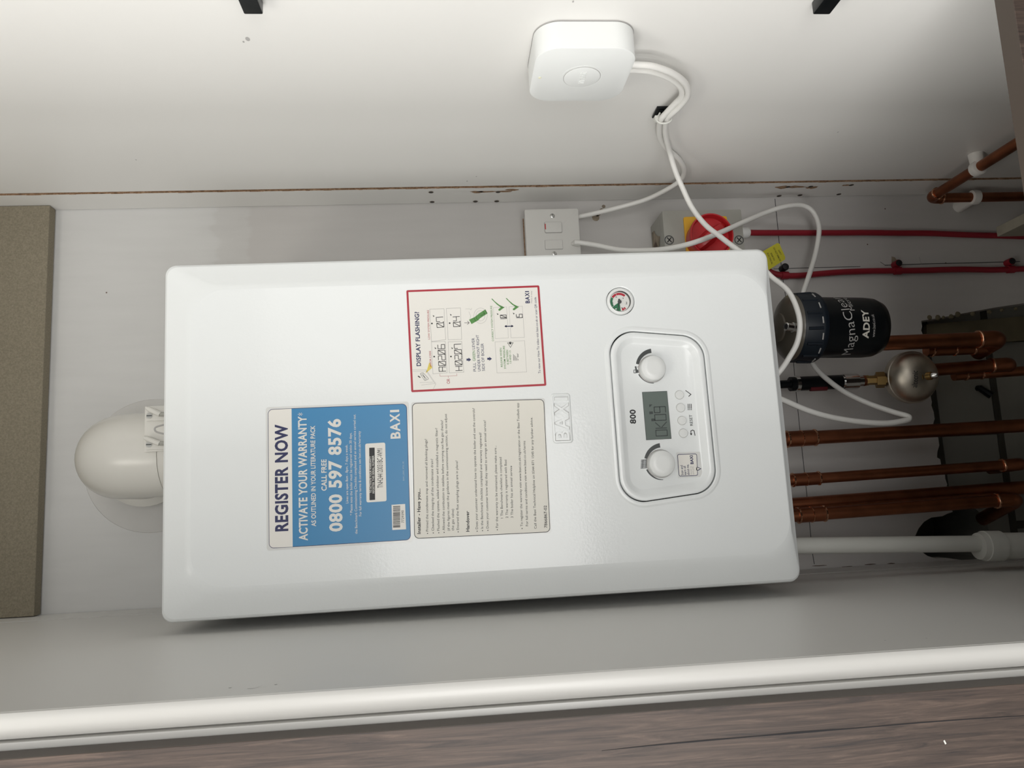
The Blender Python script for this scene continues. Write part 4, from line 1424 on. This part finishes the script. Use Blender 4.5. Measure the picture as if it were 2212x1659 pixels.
# flake of plaster knocked off above the middle clip
b = MB()
q = [at(x, y, YW - .0004) for x, y in ((1926, 554), (1933, 556), (1940, 566), (1943, 575), (1933, 577), (1926, 571))]
b.prism([(p.x, p.z) for p in q], YW - .0006, YW - .0001, dirty)
tag(b.build('plaster_flake'), 'brown knocked-off flake of plaster above the middle cable clip', 'plaster')

# yellow earth tag
yt = .225
kt = 1327 / 56.0
TG = lambda x, y: (at(1650 + x / kt, 520 + y / kt, yt).x, at(1650 + x / kt, 520 + y / kt, yt).z)
b = Print()
q = [TG(-420, 760), TG(680, 120), TG(800, 150), TG(1095, 830), TG(1085, 960), TG(280, 1480), TG(-140, 1700)]
b.prism(q, yt, yt + .0007, tag_yellow)
ym = yt - .0002
mt = (Vector(TG(0, 0)) - Vector(TG(0, 500))).length / 500
for s, x0, y0, x1, y1, h in (('SAFETY', 720, 490, 850, 740, 75), ('DO NOT REMOVE', 470, 370, 810, 1050, 85), ('EARTH', 330, 650, 500, 1020, 85), ('ELECTRICAL', 150, 640, 400, 1220, 85)):
    b.text(s, TG(x0, y0), TG(x1, y1), h * mt, ym, tag_ink, .01)
tag(b.build('earth_tag'), 'yellow metal safety tag poking out at the lower right of the boiler', 'tag')

# ================================================================== PIPEWORK
def pipe_pts(*p): return [Vector(q) for q in p]
def solder_ring(parent, p, d, r, w=.0016):
    b = MB()
    ring_at(b, p, d, r, solder, w)
    lab(b.build('solder_ring', parent), 'bright solder ring')


def ring_at(b, p, d, r, m=solder, w=.0016):
    d = Vector(d).normalized()
    p = Vector(p)
    b.lathe([(r, -w), (r + .0011, -w * .5), (r + .0011, w * .5), (r, w)], p, d, m, 24)


def elbow_pts(a, c, e, r, n=8):
    a, c, e = Vector(a), Vector(c), Vector(e)
    u, v = (a - c).normalized(), (e - c).normalized()
    p0, p1 = c + u * r, c + v * r
    return [p0 * (1 - t) ** 2 + c * 2 * t * (1 - t) + p1 * t * t for t in [k / n for k in range(n + 1)]]


# ---- pipe turning along the right panel, with putty-covered clips
XP = XR - .021
pA = atx(2230, 294.5, XP); pE = atx(2009, 428, XP)
dirA = (pA - pE).normalized()
pA = Vector((XP, YC + .006, pE.z + (pA.z - pE.z) * 0.02)); pA.z = pE.z
tp = thing('copper_pipe', 'copper pipe turning from the wall forward along the right side panel', 'pipe', (XP, pE.y, 0.9))
r15 = .0075
b = MB()
b.tube([pA, Vector((XP, pE.y - .016, pE.z))], r15, copper, 20)
b.build('run', tp)
pD = at(2230, 428.5, pE.y)
b = MB()
dn = Vector((XP + (pD.x - XP) * .0, pE.y, 0.42))
b.tube([Vector((XP, pE.y, pE.z - .016)), dn], r15, copper, 20)
b.build('run', tp)
b = MB()
ep = elbow_pts(pA, Vector((XP, pE.y, pE.z)), dn, .013)
b.tube([Vector((XP, pE.y - .019, pE.z))] + ep + [Vector((XP, pE.y, pE.z - .019))], r15 + .0014, copper, 22)
el = b.build('elbow', tp)
solder_ring(el, (XP, pE.y - .019, pE.z), (0, 1, 0), r15 + .0012)
solder_ring(el, (XP, pE.y, pE.z - .019), (0, 0, 1), r15 + .0012)
def clip(c, ax, lbl):
    b = MB()
    c = Vector(c)
    b.lathe([(r15 + .001, -.007), (r15 + .0036, -.0055), (r15 + .0042, 0), (r15 + .0034, .0055), (r15 + .001, .007)], c, ax, putty, 22)
    ct = Vector((1, 0, 0)) if ax[1] else Vector((0, 1, 0))
    end = Vector((XR, c.y, c.z)) if ax[1] else Vector((c.x, YW, c.z))
    b.tube([c, end], [.0085, .0105], putty, 14)
    o = b.build('pipe_clip')
    return tag(o, lbl, 'pipe clip', 'white pipe clips of the turned pipe')
c1_ = atx(2088, 362, XP + .001)
clip((XP, c1_.y, pE.z), (0, 1, 0), 'white smeared pipe clip fixing the pipe to the right side panel')
c2_ = at(2105, 425, pE.y)
clip((XP, pE.y, c2_.z), (0, 0, 1), 'white pipe clip on the short vertical length against the wall')

# ---- vertical copper tails under the boiler
ZBOT = ZO - HZ + .0005


def tail(name, label, x0, y0, x1, y1, Y, r, cpl=None, end=None, zend=.40, grp='copper tails below the boiler', full=True):
    a, c = at(x0, y0, Y), at(x1, y1, Y)
    d = (c - a).normalized()
    t_top = (ZBOT - a.z) / d.z if full else 0.0
    top = a + d * t_top
    if end is None:
        bot = a + d * ((zend - a.z) / d.z)
    else:
        e = at(end[0], end[1], Y)
        bot = a + d * ((e.z - a.z) / d.z)
    t = thing(name, label, 'pipe', (bot.x, Y, bot.z), grp)
    b = MB()
    b.tube([top, bot], r, copper, 22)
    b.build('tube', t)
    if cpl:
        p, q = at(cpl[0], y0, Y).z, at(cpl[1], y0, Y).z
        A_, B_ = a + d * ((p - a.z) / d.z), a + d * ((q - a.z) / d.z)
        b = MB()
        b.tube([A_, B_], r + .0016, copper, 22)
        k = b.build('coupling', t)
        solder_ring(k, A_, d, r + .0016)
        solder_ring(k, B_, d, r + .0016)
        solder_ring(k, (A_ + B_) / 2, d, r + .0013, .0009)
    if end is not None:
        b = MB()
        ep = [bot + d * -.004, bot + d * .014] + elbow_pts(bot, bot + d * .030, bot + d * .030 + Vector((end[2], end[3], -.002)), .014) + [bot + d * .030 + Vector((end[2], end[3], -.002))]
        b.tube(ep, r + .0014, copper, 22)
        k = b.build('elbow', t)
        solder_ring(k, bot - d * .004, d, r + .0014, .0018)
    return t


tail('copper_tail', 'thick copper tail left of the bent white cable', 1764, 945, 2212, 919, .205, .0098, cpl=(1700, 1760))
tail('copper_tail', 'thinner copper tail midway between the thick tail and the paired tails', 1769, 1033, 2168, 1005, .200, .0075, cpl=(1712, 1768), end=(2170, 1005, -.004, .075))
tail('copper_tail', 'rear copper tail of the touching pair, without a coupling', 1715, 1090, 2212, 1053, .215, .0098, cpl=None)
tail('copper_tail', 'front copper tail of the touching pair, nearest the white plastic pipe', 1786, 1109, 2155, 1082, .185, .0088, cpl=(1724, 1780), end=(2157, 1081, -.030, .085))
# pipe below the black filter
tail('copper_tail', 'copper pipe dropping from the black filter to a soldered elbow', 1890, 742, 2115, 733, .172, .0108, end=(2119, 733, -.010, .055), full=False)
tail('copper_tail', 'copper pipe behind the round steel vessel ending in an elbow', 1990, 801, 2140, 790, .222, .0094, end=(2146, 789, -.004, .05), full=False)
# short horizontal-looking coupling pieces beside them
def stub(label, x0, x1, y, Y, r, extra):
    a, c = at(x0, y[0], Y), at(x1, y[1], Y)
    d = (c - a).normalized()
    t = thing('copper_stub', label, 'pipe', tuple(c), 'short copper stubs by the filter pipe')
    b = MB(); b.tube([a, c], r, copper, 20); b.build('tube', t)
    for e in extra:
        solder_ring(t, a + (c - a) * e, d, r)
stub('short soldered copper stub below and beside the filter pipe', 2000, 2130, (757, 752), .20, .0088, (.10, .47, .78))
stub('thin copper stub running down beside the vessel pipe', 2060, 2230, (812, 800), .235, .0075, (.15, .35))

# ---- white plastic condensate pipe with socket
c0, c1 = at(1735, 1178.5, .12), at(2110, 1174.5, .12)
d = (c1 - c0).normalized()
wp = thing('waste_pipe', 'white plastic condensate pipe running down beside the left side panel', 'pipe', tuple(c1))
top = c0 + d * ((ZBOT - c0.z) / d.z)
rw = .0107
b = MB(); b.tube([top, c1 + d * .01], rw, grey_pvc, 26); b.build('tube', wp)
b = MB()
sft = Vector((-.003, -.002, 0))
b.tube([c1 + sft, c1 + sft + d * .007, c1 + sft + d * .0075, c1 + sft + d * .030, c1 + sft + d * .0305], [rw * 1.62, rw * 1.74, rw * 1.86, rw * 1.86, rw * 1.70], grey_pvc, 30)
b.build('socket', wp, sharp=30)
b = MB()
b.tube([c1 + sft + d * .0305, c1 + sft + d * .16], rw * 1.62, grey_pvc, 30)
b.build('larger_pipe', wp)

# ================================================================== MAGNETIC FILTER
Yf = .12
fxc = (at(1760, 632, Yf).x + at(1760, 782, Yf).x) / 2
rcap = abs(at(1760, 632, Yf).x - at(1760, 782, Yf).x) / 2 * .985
rbody = rcap * .865
z_lip = at(1790, 706, Yf - rcap).z
z_shoulder = at(1744, 704, Yf - rcap).z
z_bot = at(1939, 716, Yf - rbody).z
mf = thing('magnetic_filter', 'black cylindrical magnetic filter canister under the right of the boiler', 'filter', (fxc, Yf, z_bot))
b = MB()
ax = (0.035, 0, 1)
zb_ = Vector((fxc - .004, Yf, z_bot))
hb_ = z_lip - z_bot
b.lathe([(0, .0), (rbody * .62, 0), (rbody * .86, .004), (rbody * .97, .014), (rbody, .028), (rbody * 1.01, hb_)], zb_, ax, black_plastic, 56)
body = b.build('canister', mf, sharp=60)
cb = zb_ + Vector(ax).normalized() * hb_
b = MB()
hc_ = z_shoulder - z_lip
b.lathe([(rbody, -.004), (rcap * .97, -.003), (rcap * 1.01, .0005), (rcap * 1.01, .004), (rcap, .006), (rcap * .985, hc_ * .9), (rcap * .96, hc_)], cb, ax, navy_plastic, 56)
for k in range(14):
    a_ = 2 * PI * k / 14
    p = cb + Vector((math.cos(a_) * rcap * .99, math.sin(a_) * rcap * .99, .006))
    q = cb + Vector((math.cos(a_) * rcap * .975, math.sin(a_) * rcap * .975, hc_ * .9))
    b.tube([p, q], .0022, navy_plastic, 6)
    a2 = a_ + .22
    p = cb + Vector((math.cos(a2 - .09) * rcap * 1.012, math.sin(a2 - .09) * rcap * 1.012, .0065)); q = cb + Vector((math.cos(a2 + .09) * rcap * 1.012, math.sin(a2 + .09) * rcap * 1.012, .0065))
    b.tube([p, q], .0009, grey_ink, 6)
b.build('screw_collar', mf, sharp=40)
b = MB()
ctop = cb + Vector(ax).normalized() * hc_
b.lathe([(rcap * .96, -.002), (rcap * .93, .004), (rcap * .80, .010), (rcap * .55, .0145), (rcap * .3, .0165), (0, .017)], ctop, ax, brown_plastic, 56)
b.lathe([(rcap * .42, .012), (rcap * .40, .018), (rcap * .33, .0195), (0, .0195)], ctop, ax, brown_plastic, 32)
dm = b.build('lid', mf, sharp=50)
lab(dm, 'smoky brown domed lid')
b = MB()
vp = min((at(1717, 708, Yf - .04 + .001 * k) for k in range(60)), key=lambda q: abs(q.z - (ctop.z + .0165)))
b.lathe([(.0068, 0), (.0068, .004), (.0056, .0045), (.0056, .0135), (.0046, .0145), (.0044, .0135), (.0, .0130)], vp, (0.1, -.25, 1), chrome, 24)
b.lathe([(.0034, .0128), (.0034, .0140), (0, .0142)], vp, (0.1, -.25, 1), black, 12)
lab(b.build('bleed_valve', mf), 'chrome bleed valve')
# lettering wrapped round the canister
axn = Vector(ax).normalized()
def wrap(rad):
    def fr(s, w_, dd):
        a_ = s / rad
        return zb_ + axn * w_ + Vector((math.sin(a_) * (rad + dd), -math.cos(a_) * (rad + dd), 0))
    return fr
R_ = rbody * 1.012
def canvas(x, y):               # photo spot -> (arc, height) on the canister
    a, c = (x - 1106.0) / FPX, (y - 829.5) / FPX
    dr = Vector([RC[0][i] * a + RC[1][i] * c + RC[2][i] for i in range(3)])
    o_ = Vector((CP[0], CP[1], CP[2] + ZO))
    axis_x = lambda z: zb_.x + (z - zb_.z) * ax[0]
    e0, e1 = o_.x - axis_x(o_.z), dr.x - dr.z * ax[0]
    f0, f1 = o_.y - Yf, dr.y
    A2, B2, C2 = e1 * e1 + f1 * f1, e0 * e1 + f0 * f1, e0 * e0 + f0 * f0 - R_ * R_
    t = (-B2 - math.sqrt(max(0.0, B2 * B2 - A2 * C2))) / A2
    p = o_ + dr * t
    ex = p.x - axis_x(p.z); ey = p.y - Yf
    return (math.atan2(ex, -ey) * R_, (p.z - zb_.z))
b = Print()
def ftext(s, p0, p1, h, m, bold=0.0):
    A_, B_ = canvas(*p0), canvas(*p1)
    b.text(s, A_, B_, h, .0004, m, bold, wrap(R_))
cream = mat('cream_print', (0.62, 0.60, 0.54), .4)
A_, M_ = canvas(1837, 765), canvas(1826, 691)
_w = [glyphs(q, -.008, False) for q in ('MagnaC', 'MagnaClean', 'C')]
_k = (_w[1][3] - _w[1][2]) / ((_w[0][3] - _w[0][2]) - (_w[2][3] - _w[2][2]))
b.text('MagnaClean', A_, (A_[0] + (M_[0] - A_[0]) * _k, A_[1] + (M_[1] - A_[1]) * _k * .35), .0125, .0004, grey_ink, -.008, wrap(R_))
A_ = canvas(1846, 671)
b.text('Micro', A_, (A_[0] + .030, A_[1]), .0062, .0004, grey_ink, 0.0, wrap(R_))
ftext('ADEY', (1875, 731), (1873, 670), .0085, cream, .03)
ftext('www.baxi.co.uk', (1889, 728), (1887, 679), .0040, grey_ink)
b.build('lettering', body)

# small grey bracket piece between filter lid and boiler
b = MB()
p = at(1682, 742, .17)
b.tube([Vector((p.x, .17, ZBOT)), Vector((p.x, .17, p.z - .01))], .010, brown_plastic, 18)
b.build('inlet_spout', mf)

# ================================================================== ROUND STEEL SHOCK ARRESTOR
ya = .185
ac = at(1970, 815, ya)
ra = abs(at(1914, 815, ya).z - at(2026, 815, ya).z) / 2 * .97
va = thing('shock_arrestor', 'round steel water hammer vessel with a black trade stamp below the filter', 'pressure vessel', (ac.x, ac.y, ac.z - ra))
axd = Vector((-.10, -1, .02)).normalized()
b = MB()
prof = [(ra * math.cos(t) * .955, ra * .72 * math.sin(t)) for t in [PI / 2 * k / 14 for k in range(15)]]
b.lathe([(ra * .955, -.004)] + prof[:-1] + [(0, ra * .72)], ac, axd, dullsteel, 56)
dome = b.build('dome', va, sharp=60)
b = MB()
b.lathe([(ra * .5, -.022), (ra * .85, -.016), (ra * .99, -.008), (ra, -.003), (ra, .001), (ra * .985, .0025), (ra * .955, .003)], ac, axd, dullsteel, 56)
b.build('seam_rim', va, sharp=25)
# valve stem low on the dome
pv = at(2003, 813, ya - ra * .6)
b = MB()
base = Vector((pv.x, ac.y - ra * .56, pv.z + .004))
vd = Vector((-.02, -.75, -.55)).normalized()
b.lathe([(.0088, -.002), (.0088, .0015), (.0075, .002), (.0060, .002), (.0060, .010), (.0050, .011), (0, .011)], base, vd, brass, 24)
b.lathe([(.0044, .010), (.0044, .016), (.003, .0185), (0, .019)], base, vd, chrome, 20)
lab(b.build('charging_valve', va), 'brass charging valve with bright tip')
# stamp projected on the dome
def dome_pt(u, w_, dd):
    x, z = u, w_
    rel = Vector((x - ac.x, 0, z - ac.z))
    r2 = min(.98, (rel.length / (ra * .955)) ** 2)
    hgt = ra * .72 * math.sqrt(1 - r2)
    return Vector((x, ac.y, z)) + axd * (hgt + .0006)
def DM(x, y):
    p = at(x, y, ya - ra * .66)
    return (p.x, p.z)
b = Print()
b.text('altecnic', DM(1982, 834), DM(1981, 797), .0075, 0, black_ink, .0, dome_pt)
b.build('stamp', dome)
# brass union and red-brown fitting towards the filling loop
b = MB()
u0, u1 = at(1866, 822, .20), at(1918, 820, .19)
dd_ = (u1 - u0)
b.tube([u0 + dd_ * t for t in (0, .2, .2, .5, .5, .85, .85, 1.0)], [.0075, .0075, .0068, .0068, .0118, .0118, .0075, .0075], brass, 6)
nut = b.build('union_nut', va, sharp=30)
lab(nut, 'brass hexagon union')

# filling valve body above it
fv = thing('filling_valve', 'black and chrome filling valve hanging between the filter and the thick tail', 'valve', tuple(at(1866, 822, .20)))
v0, v1 = at(1700, 830, .20), at(1862, 823, .20)
dv = (v1 - v0)
b = MB()
b.tube([Vector((v0.x, v0.y, ZBOT))] + [v0 + dv * t for t in (0.0, .04, .04, .72, .72)], [.006, .006, .006, .0105, .0105, .0095], black_plastic, 18)
b.build('sleeve', fv, sharp=40)
b = MB()
b.tube([v0 + dv * t for t in (.70, .74, .74, .93, .93, 1.0)], [.009, .009, .0115, .0115, .0085, .0085], chrome, 20)
b.build('chrome_end', fv, sharp=30)
b = MB()
b.tube([v0 + dv * t for t in (.10, .105, .15, .155)], [.0105, .0118, .0118, .0105], chrome, 20)
b.build('chrome_ring', fv, sharp=30)
b = MB()
lv = v0 + dv * .28 + Vector((-.0085, -.004, 0)); lw = v0 + dv * .50 + Vector((-.0085, -.004, 0))
b.tube([lv, lw], .0040, dark_red, 10)
lab(b.build('lever', fv), 'dark red lever')
b = MB()
b.tube([v0 + dv * 1.0, at(1868, 822, .20)], .008, copper, 16)
b.build('copper_joint', fv)

# grey wall plug stuck in the exposed blockwork
b = MB()
a_, c_ = at(2116, 838, YB - .004), at(2142, 855, YB - .012)
b.tube([Vector((a_.x, YB + .004, a_.z)), a_, c_], [.0055, .0052, .0058], black_plastic, 10)
tag(b.build('wall_plug'), 'dark plastic plug sticking out of the exposed blockwork', 'wall plug')
